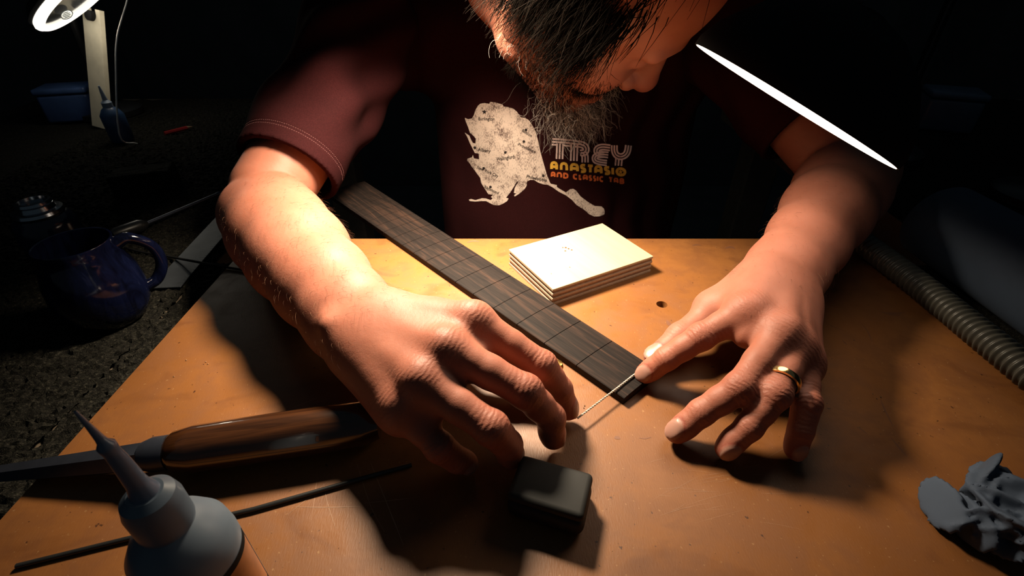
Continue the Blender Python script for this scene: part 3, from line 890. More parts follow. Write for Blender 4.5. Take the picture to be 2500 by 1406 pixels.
def stroke_polys(path, w, step=22):
    """a pen stroke of half width w as overlapping quads with round joints"""
    out = []
    path = [np.array(p, float) for p in path]
    for p, q in zip(path, path[1:]):
        d = q - p; L = np.linalg.norm(d)
        if L < 1e-6: continue
        s = np.array([-d[1], d[0]]) / L * w; m = max(1, int(L / step))
        for t in range(m):
            a, b = p + d * t / m, p + d * (t + 1) / m
            out.append([a + s, b + s, b - s, a - s])
    for p in path[1:-1]: out.append([p + w * np.array([math.cos(k * math.pi / 4), math.sin(k * math.pi / 4)]) for k in range(8)])
    return out
def strokes(name, paths, mat, lift, parent):
    vs = []; fs = []
    for path, w in paths:
        for pl in stroke_polys(path, w):
            o = len(vs); vs += [cloth_pt(p[0], p[1], lift) for p in pl]; fs.append(tuple(range(o, o + len(pl))))
    return from_vf(name, vs, fs, mat, parent, False)
def arc2(ctrl, n=14): return [tuple(p) for p in spline(ctrl, n)]
MAP = [(150, 243), (185, 258), (225, 250), (245, 215), (258, 170), (285, 120), (310, 98), (350, 90), (395, 97), (405, 98), (413, 78), (470, 85), (540, 105), (556, 128), (600, 133), (650, 147), (690, 180), (730, 240), (770, 245), (810, 265), (850, 320), (885, 390), (910, 480), (935, 600), (960, 690), (1000, 830), (1035, 920), (1045, 930), (1105, 942), (1108, 965), (1130, 980), (1200, 1020), (1225, 1000), (1245, 985), (1275, 982), (1305, 1000), (1350, 1060), (1430, 1120), (1500, 1160), (1570, 1165), (1595, 1190), (1602, 1220), (1598, 1250), (1550, 1268), (1495, 1270), (1440, 1245), (1390, 1200), (1310, 1150), (1260, 1095), (1200, 1050), (1130, 1015), (1060, 965), (1010, 940), (960, 935), (910, 915), (870, 890), (830, 888), (795, 905), (792, 950), (770, 985), (720, 1030), (668, 1062), (660, 1048), (690, 1030), (660, 1026), (668, 975), (695, 925), (706, 905), (690, 908), (660, 960), (625, 1015), (578, 1075), (605, 1082), (590, 1110), (540, 1140), (500, 1155), (450, 1150), (410, 1130), (370, 1110), (330, 1110), (260, 1115), (200, 1110), (192, 1095), (215, 1088), (260, 1100), (330, 1080), (370, 1083), (420, 1100), (440, 1080), (420, 1068), (447, 1043), (395, 1038), (360, 985), (320, 920), (312, 870), (260, 800), (215, 740), (208, 725), (175, 690), (178, 670), (225, 655), (235, 630), (245, 665), (300, 675), (295, 615), (255, 610), (240, 580), (205, 510), (175, 440), (150, 397), (200, 430), (210, 460), (235, 505), (262, 512), (265, 460), (240, 430), (205, 400), (185, 340), (160, 280)]
M_PMAP = make_print('print_cream', (0.74, 0.59, 0.50), 0.57)
M_PPINK = make_print('print_pink', (0.90, 0.66, 0.60), 0.49)
M_PYEL = make_print('print_yellow', (0.85, 0.46, 0.055), 0.51)
M_PORG = make_print('print_orange', (0.72, 0.145, 0.03), 0.51)
M_PDARK = simple('print_gap', (0.012, 0.006, 0.006), 0.9)
tag(fill('map_print', [MAP], M_PMAP, 0.0006, shirt), 'cream worn-looking map shape printed on the chest')
def disc(c, r, n=14): return [(c[0] + r * math.cos(2 * math.pi * k / n), c[1] + r * math.sin(2 * math.pi * k / n)) for k in range(n)]
def star(c, r, a0=-math.pi / 2): return [(c[0] + (r if k % 2 == 0 else r * .42) * math.cos(a0 + math.pi * k / 5), c[1] + (r if k % 2 == 0 else r * .42) * math.sin(a0 + math.pi * k / 5)) for k in range(10)]
marks = [star((355, 182), 28)] + [disc(c, 14) for c in ((256, 553), (572, 602), (763, 490), (785, 370), (348, 767), (965, 845), (418, 962))]
for i_, mk in enumerate(marks): fill('town_star' if i_ == 0 else 'town_dot', [mk], M_PDARK, 0.0010, shirt, 40)
def text_print(txt, x0, y0, x1, y1, hgt, parent):
    cu = bpy.data.curves.new('lettering', 'FONT'); cu.body = txt; cu.size = 1.0; cu.resolution_u = 3; cu.offset = 0.012
    to = bpy.data.objects.new('lettering', cu); COL.objects.link(to)
    bpy.context.view_layer.update()
    tm = to.evaluated_get(bpy.context.evaluated_depsgraph_get()).to_mesh()
    co = np.array([tuple(q.co)[:2] for q in tm.vertices]); fc = [tuple(p.vertices) for p in tm.polygons]
    to.evaluated_get(bpy.context.evaluated_depsgraph_get()).to_mesh_clear()
    bpy.data.objects.remove(to); bpy.data.curves.remove(cu)
    co[:, 0] -= co[:, 0].min(); w = co[:, 0].max()
    d = np.array([x1 - x0, y1 - y0], float); L = np.linalg.norm(d); d /= L; s = np.array([-d[1], d[0]])
    pts = [cloth_pt(*(np.array([x0, y0]) + d * L * c[0] / w - s * hgt * c[1] / 0.72), 0.0010) for c in co]
    return from_vf('town_name', pts, fc, M_PDARK, parent, False)
for t, a in (('Burlington', (292, 268, 460, 272, 36)), ('Albany', (286, 586, 418, 604, 36)), ('Wallingford', (480, 690, 666, 664, 40)), ('Boston', (740, 385, 838, 446, 32)),
             ('Providence', (700, 530, 880, 612, 32)), ('New York City', (276, 768, 494, 864, 32)), ('Philadelphia', (790, 866, 1000, 908, 34)), ('Richmond', (350, 972, 498, 1038, 30))):
    text_print(t, *a, shirt)
def off_path(path, d):
    p = [np.array(q, float) for q in path]; out = []
    for i in range(len(p)):
        t = p[min(i + 1, len(p) - 1)] - p[max(i - 1, 0)]; t /= np.linalg.norm(t) + 1e-9
        out.append(p[i] + np.array([-t[1], t[0]]) * d)
    return out
def triple(path, d=31, w=8.5): return [(off_path(path, k * d), w) for k in (-1, 0, 1)]
trey = []
trey += [([(1058, 463), (1160, 470), (1300, 482)], 8.5), ([(1055, 493), (1160, 500), (1290, 512)], 8.5), ([(1052, 522), (1102, 526)], 8.5), ([(1172, 531), (1245, 538)], 8.5)]
trey += triple([(1138, 512), (1132, 672)], 31)
trey += triple([(1287, 520), (1281, 692)], 32)
trey += triple(arc2([(1287, 514), (1350, 520), (1392, 538), (1408, 570), (1395, 602), (1350, 612)], 18), 29)
trey += triple(arc2([(1372, 606), (1396, 640), (1398, 708)], 8), 30)
trey += triple(arc2([(1660, 556), (1580, 548), (1532, 562), (1520, 592), (1545, 618), (1640, 630)], 20), 27)
trey += triple(arc2([(1600, 628), (1530, 632), (1500, 660), (1512, 690), (1560, 706), (1625, 714)], 20), 25)
trey += triple(arc2([(1705, 530), (1706, 590), (1728, 632), (1772, 648), (1815, 630), (1838, 590), (1848, 530)], 24), 27)
trey += triple([(1752, 668), (1746, 742)], 31)
tag(strokes('band_name_lines', trey, M_PPINK, 0.0007, shirt), 'pink triple-line lettering')
GL = {'A': [[(0, 1), (0, .35), (.15, .08), (.4, 0), (.6, 0), (.85, .08), (1, .35), (1, 1)], [(0, .62), (1, .62)]], 'N': [[(0, 1), (0, .35), (.15, .08), (.4, 0), (.6, 0), (.85, .08), (1, .35), (1, 1)]],
      'S': [[(1, 0), (.35, 0), (.08, .12), (.08, .36), (.35, .48), (.7, .54), (.95, .66), (.95, .9), (.65, 1), (0, 1)]], 'T': [[(-.1, 0), (1.1, 0)], [(.5, 0), (.5, 1)]], 'I': [[(.5, 0), (.5, 1)]],
      'O': [[(.5 + .5 * math.cos(k * math.pi / 8), .5 + .5 * math.sin(k * math.pi / 8)) for k in range(18)]], 'D': [[(0, 0), (0, 1), (.5, 1), (.85, .85), (1, .5), (.85, .15), (.5, 0), (0, 0), (0, .2)]],
      'C': [[(1, 0), (.5, 0), (.12, .15), (0, .5), (.12, .85), (.5, 1), (1, 1)]], 'L': [[(0, 0), (0, 1), (1, 1)]], 'B': [[(0, 0), (0, 1), (.7, 1), (1, .87), (1, .65), (.7, .5), (0, .5)], [(.7, .5), (.92, .38), (.92, .13), (.7, 0), (0, 0)]]}
def word(cells, ytop0, ytop1, xa, xb, hgt, w):
    out = []
    for ch, x0, x1 in cells:
        for st in GL[ch]:
            pts = []
            for u, v in st:
                xx = x0 + w + u * max(0, (x1 - x0 - 2 * w)); yy = ytop0 + (ytop1 - ytop0) * (xx - xa) / (xb - xa) + w + v * (hgt - 2 * w); pts.append((xx, yy))
            out.append((pts, w))
    return out
w1 = word([('A', 1036, 1118), ('N', 1136, 1222), ('A', 1240, 1334), ('S', 1342, 1412), ('T', 1418, 1488), ('A', 1494, 1580), ('S', 1590, 1662), ('I', 1668, 1706), ('O', 1716, 1828)], 692, 762, 1036, 1828, 96, 14)
tag(strokes('surname_letters', w1, M_PYEL, 0.0007, shirt), 'yellow rounded lettering')
fill('letter_star', [star((1770, 806), 27)], M_PYEL, 0.0008, shirt, 60)
w2 = word([('A', 1042, 1092), ('N', 1102, 1160), ('D', 1170, 1228), ('C', 1270, 1322), ('L', 1332, 1368), ('A', 1374, 1428), ('S', 1434, 1474), ('S', 1480, 1516), ('I', 1520, 1538), ('C', 1544, 1592), ('T', 1640, 1688), ('A', 1694, 1748), ('B', 1758, 1808)], 800, 872, 1042, 1808, 62, 9)
tag(strokes('support_letters', w2, M_PORG, 0.0007, shirt), 'orange rounded lettering')

# --- wedding ring
rp = ML[2] * .27 + FLs[2][0] * .73; rd = nrm(FLs[2][0] - ML[2])
ro = lathe('ring', rp - rd * 0.0022, rd, [(0.0098, 0), (0.0110, 0.0002), (0.0114, 0.0022), (0.0110, 0.0042), (0.0098, 0.0044), (0.0094, 0.0022), (0.0098, 0)], M_GOLD, PERSON, 48)
ro['label'] = 'plain gold wedding band'

# --- hair
def hair_tubes(name, strands, mat, seg=3):
    vs = []; fs = []
    for pts, r0 in strands:
        n = len(pts); rr = [r0 * (1 - 0.75 * i / (n - 1)) for i in range(n)]
        v, f = tube_vf(pts, rr, seg, False); o = len(vs); vs += v; fs += [tuple(i + o for i in q) for q in f]
    return tag(from_vf(name, vs, fs, mat, PERSON), kind='stuff')
def make_hair(name, cols, rough=0.65, spec=0.2):
    m, nt, b = mat_new(name)
    g = N(nt, 'ShaderNodeNewGeometry')
    nt.links.new(ramp(nt, g.outputs['Random Per Island'], cols), b.inputs['Base Color'])
    b.inputs['Roughness'].default_value = rough; b.inputs['Specular IOR Level'].default_value = spec
    return m
M_BEARD = make_hair('beard_hair', [(0.0, (0.02, 0.014, 0.012)), (0.4, (0.07, 0.05, 0.04)), (0.6, (0.40, 0.33, 0.29)), (1.0, (0.72, 0.64, 0.58))])
M_ARMH = make_hair('arm_hair', [(0.0, (0.04, 0.018, 0.010)), (0.7, (0.12, 0.055, 0.03)), (1.0, (0.26, 0.14, 0.08))])
HBV = BVHTree.FromPolygons([tuple(p) for p in vH], [tuple(q) for q in fH.tolist()])
def head_root(f, s_, u):
    o = hp(f, s_, u); c = hp(.03, 0, u * 0.8)
    hit = HBV.ray_cast(V3(o + nrm(o - c) * 0.08), V3(nrm(c - o)))
    return (np.array(hit[0]), np.array(hit[1])) if hit[0] is not None else (o, nrm(o - c))
down = A3(0, 0, -1)
bs = []
for k in range(1500):
    t = random.random()
    if t < 0.62:      # chin and under-lip
        u = random.uniform(-.122, -.082); s_ = random.gauss(0, .026); f = .095 - 6 * s_ * s_
    elif t < 0.74:    # moustache
        u = random.uniform(-.058, -.047); s_ = random.gauss(0, .016); f = .10
    else:             # jaw and side-whiskers
        q = random.choice((-1, 1)); a = random.random(); s_ = q * (0.03 + 0.045 * a); u = -.10 + .075 * a + random.uniform(-.014, .016); f = .075 - .06 * a
    p, nn = head_root(f, s_, u)
    L = random.uniform(.024, .056) if t < .62 else (random.uniform(.012, .020) if t < .74 else random.uniform(.010, .026))
    cr = random.uniform(.0020, .0065) if t < .62 else random.uniform(.001, .003); ph = random.random() * 6.28; tw = random.uniform(5, 15)
    n = 14; d = nrm(nn + RNG.normal(0, .55, 3)); e1 = nrm(np.cross(d, A3(.3, .8, .2))); e2 = np.cross(d, e1)
    pts = []; q = p.copy()
    for i in range(n):
        a = i / (n - 1)
        pts.append(q + cr * min(1, a * 2.2) * (math.cos(ph + tw * a) * e1 + math.sin(ph + tw * a) * e2))
        g = nrm(d * (1 - a * .65) + down * (0.15 + 0.75 * a) + HM[:, 0] * .15); q = q + g * L / (n - 1)
    bs.append((pts, random.uniform(.00014, .00026)))
bo = hair_tubes('beard', bs, M_BEARD); bo['label'] = 'curly grey-brown beard and moustache'
hs = []
for k in range(2400):                                  # short cheek beard and side-whiskers, made denser to darken the face
    q = random.choice((-1, -1, 1)); a = random.random(); u = random.uniform(-.105, -.012) + .045 * a * random.random(); f = .088 - .085 * a; s_ = q * (.030 + .045 * math.sqrt(a))
    p, nn = head_root(f, s_, u); d = nrm(nn * .5 - HM[:, 2] * .7 + HM[:, 0] * .1 + RNG.normal(0, .3, 3)); L = random.uniform(.006, .013)
    hs.append(([p - nn * .0005, p + d * L * .5 + nn * .0015, p + d * L], .00026))
for k in range(4600):                                  # head hair
    a = random.random() * 2 * math.pi; el_ = math.asin(random.uniform(-.55, 1)); 
    lf, ls, lu = math.cos(el_) * math.cos(a), math.cos(el_) * math.sin(a), math.sin(el_)
    if lf > .42 + .25 * random.random() and lu < .70: continue
    p = hp(-.005 + .098 * lf, .077 * ls, .055 + .08 * lu); nn = nrm(HM @ A3(lf / .098, ls / .077, lu / .08))
    d = nrm(nn * .42 + HM @ A3(-.12, 0, -.75) + RNG.normal(0, .25, 3)); L = random.uniform(.028, .052)
    hs.append(([p - nn * .002, p + d * L * .33 + nn * .006, p + d * L * .66 + nn * .006, p + d * L + down * .006], .00055))
for k in range(2200):                                  # locks added over the ears and temples to darken the head
    q = random.choice((-1, -1, 1)); p = hp(random.uniform(-.045, .045), .077 * q, random.uniform(.010, .060)); nn = HM[:, 1] * q
    d = nrm(nn * .30 - HM[:, 2] * .8 + HM[:, 0] * random.uniform(-.35, .2) + RNG.normal(0, .12, 3)); L = random.uniform(.030, .052)
    hs.append(([p, p + d * L * .33 + nn * .007, p + d * L * .66 + nn * .008, p + d * L + nn * .003 + down * .004], .00035))
ho = hair_tubes('hair', hs, make_hair('head_hair', [(0, (.002, .0015, .001)), (1, (.009, .006, .0045))], .8, .03)); ho['label'] = 'short dark hair, with locks added over the ears to darken the head'
def arm_hairs(v, f, E, Wp, n, out, do):
    bv = BVHTree.FromPolygons([tuple(p) for p in v], [tuple(q) for q in f.tolist()])
    ax = nrm(Wp - E); R = frame_z(ax); L = np.linalg.norm(Wp - E)
    for k in range(n):
        t = random.uniform(.05, 1.12); a = random.random() * 6.283
        dr = R @ A3(math.cos(a), math.sin(a), 0)
        if dr[2] < -.35: continue
        c = E + ax * L * t
        hit = bv.ray_cast(V3(c + dr * .09), V3(-dr))
        if hit[0] is None: continue
        p = np.array(hit[0]); nn = np.array(hit[1]); side = np.cross(ax, nn)
        d = nrm(ax * .8 + side * random.uniform(-.9, .5) + nn * random.uniform(.12, .5)); ln = random.uniform(.004, .011)
        a0, c1, c2 = p - nn * .0003, p + d * ln * .5 + nn * .0010, p + d * ln + ax * .0015 - nn * .0004
        out.append(([a0 * (1 - t_) ** 2 + 2 * c1 * t_ * (1 - t_) + c2 * t_ * t_ for t_ in (0, .25, .5, .75, 1)], random.uniform(.00004, .00007)))
ah = []
arm_hairs(vR, fR, ELR, WR, 1500, ah, dor); arm_hairs(vL, fL, ELL, WL, 900, ah, dol)
ao = hair_tubes('arm_hair', ah, M_ARMH); ao['label'] = 'fine brown forearm hair'

# ------------------------------------------------------------------ lamps
def shade_lamp(name, C, n, R, depth, label, mat_disc, arm_pts, outer=M_BLACK, neck=True):
    e = empty(name, C); tag(e, label, 'lamp')
    n = nrm(n)
    lathe('shade', C - n * 0.0005, -n, [(R * .985, 0.0), (R, 0.0), (R, .006), (R * .93, depth * .35), (R * .70, depth * .75), (R * .42, depth), (R * .16, depth * 1.12), (0, depth * 1.12)], outer, e, 72)
    lathe('diffuser', C, -n, [(0, 0.0), (R * .55, 0.0), (R * .985, 0.0003), (R * .985, 0.003), (0, 0.003)], mat_disc, e, 48)
    if arm_pts:
        tube('arm', arm_pts, 0.007, M_BLKPL, e, 12)
        lathe('base', A3(arm_pts[-1][0], arm_pts[-1][1], BZ + .003), A3(0, 0, 1), [(0, 0), (.055, 0), (.055, .010), (.050, .014), (.012, .017), (.009, .03), (0, .03)], M_BLKPL, e, 40)
        lathe('joint', np.asarray(arm_pts[0]) - n * 0.0 - A3(0, .012, 0), A3(0, 1, 0), [(0, 0), (.013, 0), (.013, .024), (0, .024)], M_BLKPL, e, 24)
    return e
# the lamp over the bench whose light fills the scene (its head hangs just above the picture)
mq = np.array(MAIN_AIM - MAIN_POS); mq = nrm(mq); mp0 = np.array(MAIN_POS)
back = mp0 - mq * 0.075
shade_lamp('bench_lamp', mp0 - mq * 0.006, mq, MAIN_SIZE / 2 + 0.006, 0.06, 'round black bench lamp head hanging over the middle of the board', simple('bench_lamp_glass', (.8, .75, .65), .4),
           [back, back + A3(-.06, -.06, .12), A3(.30, .25, .62), A3(.62, .80, .25), A3(.62, .80, BZ + .012)])
# the lamp seen edge-on at the right: only a sliver of its lit face shows
rt_ = A3(1, 0, 0); up_ = A3(0, SP, CP)
e0, e1 = PD(1696, 108, 0.330), PD(2166, 405, 0.330); SLC = (e0 + e1) / 2; SLR = np.linalg.norm(e1 - e0) / 2
vd = nrm(SLC - A3(0, 0, CAMH)); n0 = nrm(np.cross(e1 - e0, vd)); n0 = n0 if n0[2] < 0 else -n0
sln = n0 - vd * 0.030; sln = nrm(sln - nrm(e1 - e0) * (sln @ nrm(e1 - e0)))
slb = SLC - sln * 0.06
shade_lamp('desk_lamp', SLC, sln, SLR, 0.055, 'black lamp seen edge-on as a thin white glowing sliver', emit('edge_lamp_glass', (1.0, 0.84, 0.66), 4.2),
           [slb, slb + A3(.06, .05, .05), A3(.50, .62, .30), A3(.72, .62, .22), A3(.72, .62, BZ + .012)])
# ring lamp with a magnifier at the far left
e0, e1 = PD(102, 78, .80), PD(292, -80, .80); RC = (e0 + e1) / 2; RS = np.linalg.norm(e1 - e0) / 2 / .078
vd = nrm(RC - A3(0, 0, CAMH)); n0 = nrm(np.cross(e1 - e0, vd)); n0 = n0 if n0[2] < 0 else -n0
rn = nrm(n0 - vd * 0.19)
rl = empty('magnifier_lamp', RC); tag(rl, 'round magnifier lamp with a lit white ring and sticker, upper left corner', 'lamp')
lathe('ring_light', RC, -rn, [(.064 * RS, .008), (.065 * RS, 0.0), (.071 * RS, -.001), (.076 * RS, .003), (.077 * RS, .006), (.075 * RS, .010), (.064 * RS, .010), (.064 * RS, .008)], emit('ring_glow', (1.0, .93, .80), 2.2), rl, 72)
lathe('lens', RC, -rn, [(0, .003), (.0635 * RS, .004), (.0635 * RS, .008), (0, .009)], simple('dark_lens', (.01, .011, .012), .12), rl, 48)
lathe('housing', RC - rn * .0108, -rn, [(0, 0), (.075 * RS, 0), (.077 * RS, .004), (.066 * RS, .016), (.03, .022), (0, .022)], M_BLACK, rl, 48)
tube('arm', [RC - rn * .045, RC - rn * .05 + A3(-.05, .06, .09), A3(-.80, 1.02, .34), A3(-.84, 1.05, BZ + .012)], .008, M_BLKPL, rl, 12)
lathe('base', A3(-.84, 1.05, BZ + .003), A3(0, 0, 1), [(0, 0), (.06, 0), (.06, .010), (.05, .014), (.012, .017), (0, .017)], M_BLKPL, rl, 40)
rld = bpy.data.lights.new('magnifier_lamp_light', 'POINT'); rld.energy = 0.22; rld.color = (1.0, .90, .72); rld.shadow_soft_size = .02
rlo = bpy.data.objects.new('magnifier_lamp_light', rld); rlo.location = V3(RC + rn * .035); COL.objects.link(rlo)
# sticker: an oval on the near side of the ring, with a rim and printed lines
def on_plane(px, py, C, n):
    r = ray(px, py); t = ((C - A3(0, 0, CAMH)) @ n) / (r @ n); return A3(0, 0, CAMH) + r * t
def oval(name, cx, cy, a, b, rot, lift, mat, parent):
    pts = []
    for k in range(28):
        t = 2 * math.pi * k / 28; x, y = a * math.cos(t), b * math.sin(t)
        pts.append(on_plane(cx + x * math.cos(rot) - y * math.sin(rot), cy + x * math.sin(rot) + y * math.cos(rot), RC + rn * (.0012 + lift), rn))
    return from_vf(name, pts, [tuple(range(28))], mat, parent, False)
so = oval('sticker', 163, 36, 16, 11.5, -.35, .0, simple('sticker_rim', (.02, .03, .04), .5), rl)
oval('sticker_face', 163, 36, 13.5, 9.2, -.35, .0004, emit('sticker_glow', (.45, .62, .72), 0.25), so)  # face glows by itself, in place of ring light coming through it
for dy_ in (-5, -1.5, 2, 5.5):
    w = 9 if abs(dy_) < 4 else 6
    pts = [on_plane(163 + sx * w + dy_ * .34, 36 + dy_ - sx * w * .36 + sy * .8, RC + rn * .0022, rn) for sx, sy in ((-1, -1), (1, -1), (1, 1), (-1, 1))]
    from_vf('sticker_line', pts, [(0, 1, 2, 3)], M_BLACK, so, False)

# flat cream arm with a rounded notch that the ring lights, and a white cord beside it
def arm_plate():
    pa, pb = PD(222, -40, .86), PD(250, 312, .945); ax_ = nrm(pa - pb); Lp = np.linalg.norm(pa - pb)
    ex = nrm(A3(.96, -.28, 0) - ax_ * (A3(.96, -.28, 0) @ ax_)); ey = np.cross(ax_, ex); W_, T_ = .020, .004
    zt = Lp - np.linalg.norm(pa - PD(230, 22, .877)); rr = .0095
    prof = [(-W_, 0), (W_, 0), (W_, zt)] + [(rr * 1.0, zt)] + [(rr * math.cos(a) + .002, zt - .010 - rr * math.sin(a)) for a in np.linspace(0, math.pi, 14)] + [(-rr * 1.0, zt), (-W_, zt)]
    bm = bmesh.new()
    f0 = [bm.verts.new(tuple(pb + ex * x - ey * T_ + ax_ * z)) for x, z in prof]; f1 = [bm.verts.new(tuple(pb + ex * x + ey * T_ + ax_ * z)) for x, z in prof]
    bm.faces.new(f0); bm.faces.new(f1[::-1])
    for i in range(len(prof)):
        j = (i + 1) % len(prof); bm.faces.new((f0[i], f1[i], f1[j], f0[j]))
    bmesh.ops.triangulate(bm, faces=[q for q in bm.faces if len(q.verts) > 4])
    o = from_bm('arm_plate', bm, M_CREAM, rl); o['label'] = 'flat cream painted arm with a rounded notch'
    lathe('pivot', pb + ax_ * (zt - .012) + ey * .005 + ex * .002, -ey, [(0, 0), (.0085, 0), (.0085, .016), (0, .016)], M_BLACK, rl, 24)
arm_plate()
tag(tube('hanging_cord', spline([PD(322, -60, .80), PD(311, 0, .80), PD(298, 45, .80), PD(286, 92, .80), PD(283, 160, .80), PD(292, 330, .82), A3(-.665, .86, BZ + .002)], 30), .0013, M_WHITE, None, 8), 'thin white cord hanging to the right of the magnifier lamp', 'cord')

# ------------------------------------------------------------------ tools on the board
tl = empty('wooden_handled_tool', PZ(405, 1116, 0)); tag(tl, 'long tool with polished wooden handle and dark steel blade lying at the left', 'hand tool')
ha, hb = PZ(412, 1104, .0150), PZ(925, 1028, .0150)
hl = np.linalg.norm(hb - ha); hd = nrm(hb - ha)
M_HAND = make_wood('polished_walnut', (.012, .0045, .002), (.060, .021, .007), math.atan2(hd[1], hd[0]), .22, (10, 160, 160), 1.0)
lathe('handle', ha, hd, [(0, 0), (.0095, 0), (.0125, .004), (.0142, .015), (.0146, hl * .35), (.0148, hl * .7), (.0142, hl * .92), (.011, hl), (0, hl)], M_HAND, tl, 40)
lathe('ferrule', ha - hd * .014, hd, [(0, 0), (.0085, 0), (.0105, .006), (.0105, .0145), (0, .0145)], M_DSTEEL, tl, 32)
sa, sb = ha - hd * .013, PZ(-60, 1162, .0040)
def blade():
    d = nrm(sb - sa); s_ = nrm(np.cross(d, A3(0, 0, 1))); u_ = np.cross(s_, d); vs = []; fs = []
    L = np.linalg.norm(sb - sa)
    for i, t in enumerate(np.linspace(0, 1, 9)):
        w = .0082 - .0035 * t; h = .0070 - .0038 * t; c = sa + d * L * t
        for q in ((-1, -.4), (-.55, 1), (.55, 1), (1, -.4), (.7, -1), (-.7, -1)): vs.append(c + s_ * w * q[0] + u_ * h * q[1])
    for i in range(8):
        for k in range(6): fs.append((i * 6 + k, i * 6 + (k + 1) % 6, i * 6 + 6 + (k + 1) % 6, i * 6 + 6 + k))
    fs += [tuple(range(6)), tuple(range(53, 47, -1))]
    return from_vf('blade', vs, fs, M_DSTEEL, tl, False)
blade()
# dark rounded case below the hand
b0, b1 = PZ(1330, 1121, .020), PZ(1420, 1146, .020); bd = nrm(b1 - b0); bn = A3(-bd[1], bd[0], 0)
bc = PZ(1447, 1185, .012) - bd * .022 - bn * .012
cs = empty('rounded_case', (bc[0], bc[1], 0)); tag(cs, 'small dark rounded case lying on the board beneath the fingers', 'case')
rz = math.atan2(bd[1], bd[0])
from_bm('case_body', box_bm(bc[0], bc[1], .0002, .0135, .044, .030, rz, .005, 4), simple('olive_black', (.002, .0021, .0015), .7), cs, True)
from_bm('case_lid', box_bm(bc[0], bc[1], .0138, .0205, .0432, .0292, rz, .0033, 4), simple('olive_black_lid', (.003, .0031, .0022), .7), cs, True)
tag(tube('black_rod', [PZ(40, 1382, .0016), PZ(300, 1318, .0016), PZ(620, 1243, .0016), PZ(1005, 1134, .0016)], .0014, M_BLKPL, None, 8), 'thin straight black rod lying across the near left of the board', 'rod')
# brass peg
bp = PZ(1360, 918, 0)
tag(lathe('brass_peg', bp + A3(0, 0, .0001), A3(0, 0, 1), [(0, 0), (.0030, 0), (.0030, .004), (.0040, .0045), (.0042, .010), (.0034, .0135), (.0022, .014), (0, .0142)], M_BRASS, None, 28), 'small brass peg standing between the index finger and the fretboard', 'peg')
# twisted string across the nut end
cl = [FN + FR * t + A3(0, 0, .0084 + .0006 * math.exp(-(t / .012) ** 2)) for t in np.linspace(-.0600, .0240, 260)]
stg = empty('string', FN); tag(stg, 'thin pale twisted string pulled tight across the end of the fretboard', 'string')
for ph, mt in ((0, simple('string_pale', (.72, .62, .50), .7)), (math.pi, simple('string_dark', (.16, .12, .09), .6))):
    pts = []
    for i, p in enumerate(cl):
        t = nrm(cl[min(i + 1, 259)] - cl[max(i - 1, 0)]); R = frame_z(t); a = ph + i * .95
        pts.append(p + .00034 * (R[:, 0] * math.cos(a) + R[:, 1] * math.sin(a)))
    tube('strand', pts, .00042, mt, stg, 6)
# sawdust and crumbs
vs, fs = [], []
spots = [(503, 884), (508, 889), (1427, 991), (1425, 996), (1252, 662), (1748, 604), (1390, 1020), (2130, 962), (2140, 974), (2150, 970), (2157, 1004), (1300, 1120), (455, 880), (590, 770), (425, 920)]
for k in range(260): spots.append((random.uniform(330, 2200), random.uniform(620, 1390)))
for i, (x, y) in enumerate(spots):
    p = PZ(x, y, .0001)
    if not (BX0 < p[0] < .36 and BY0 < p[1] < BY1): continue
    r = .0008 if i < 15 else random.uniform(.00015, .00035); o = len(vs)
    q = p + A3(0, 0, r * .5); a = random.random() * 3
    vs += [q + r * A3(math.cos(a), math.sin(a), 0), q - r * A3(math.cos(a), math.sin(a), 0), q + r * .5 * A3(-math.sin(a), math.cos(a), .6), q + r * .5 * A3(math.sin(a), -math.cos(a), .2), q + A3(0, 0, r * .7), q - A3(0, 0, r * .5)]
    fs += [tuple(o + j for j in t) for t in ((0, 2, 4), (2, 1, 4), (1, 3, 4), (3, 0, 4), (2, 0, 5), (1, 2, 5), (3, 1, 5), (0, 3, 5))]
tag(from_vf('sawdust', vs, fs, simple('crumb', (.30, .17, .09), .8, var=.8, scale=40), None, False), 'scattered sawdust and crumbs on the orange board', 'sawdust', kind='stuff')

# ------------------------------------------------------------------ glue bottle close to the camera
gx, gy = PZ(368, 1222, .094)[:2]
gl = empty('glue_bottle', (gx, gy, 0)); tag(gl, 'small white glue bottle with a long thin nozzle, near left corner', 'glue bottle')
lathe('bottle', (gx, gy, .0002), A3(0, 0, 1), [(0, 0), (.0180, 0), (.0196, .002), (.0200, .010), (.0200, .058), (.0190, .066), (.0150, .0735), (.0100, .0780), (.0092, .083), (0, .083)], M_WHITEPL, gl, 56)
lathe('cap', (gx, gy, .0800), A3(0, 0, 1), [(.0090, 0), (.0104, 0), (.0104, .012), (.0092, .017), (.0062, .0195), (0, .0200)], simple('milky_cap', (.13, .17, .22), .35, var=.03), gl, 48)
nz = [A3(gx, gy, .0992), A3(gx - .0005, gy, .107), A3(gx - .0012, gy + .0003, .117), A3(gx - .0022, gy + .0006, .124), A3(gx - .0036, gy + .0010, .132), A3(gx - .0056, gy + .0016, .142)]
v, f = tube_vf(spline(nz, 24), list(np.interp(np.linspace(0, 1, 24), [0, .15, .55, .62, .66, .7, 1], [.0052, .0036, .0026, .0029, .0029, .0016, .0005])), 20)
sharp_auto(from_vf('nozzle', v, f, simple('nozzle_plastic', (.12, .16, .23), .3, var=.03), gl), 50)
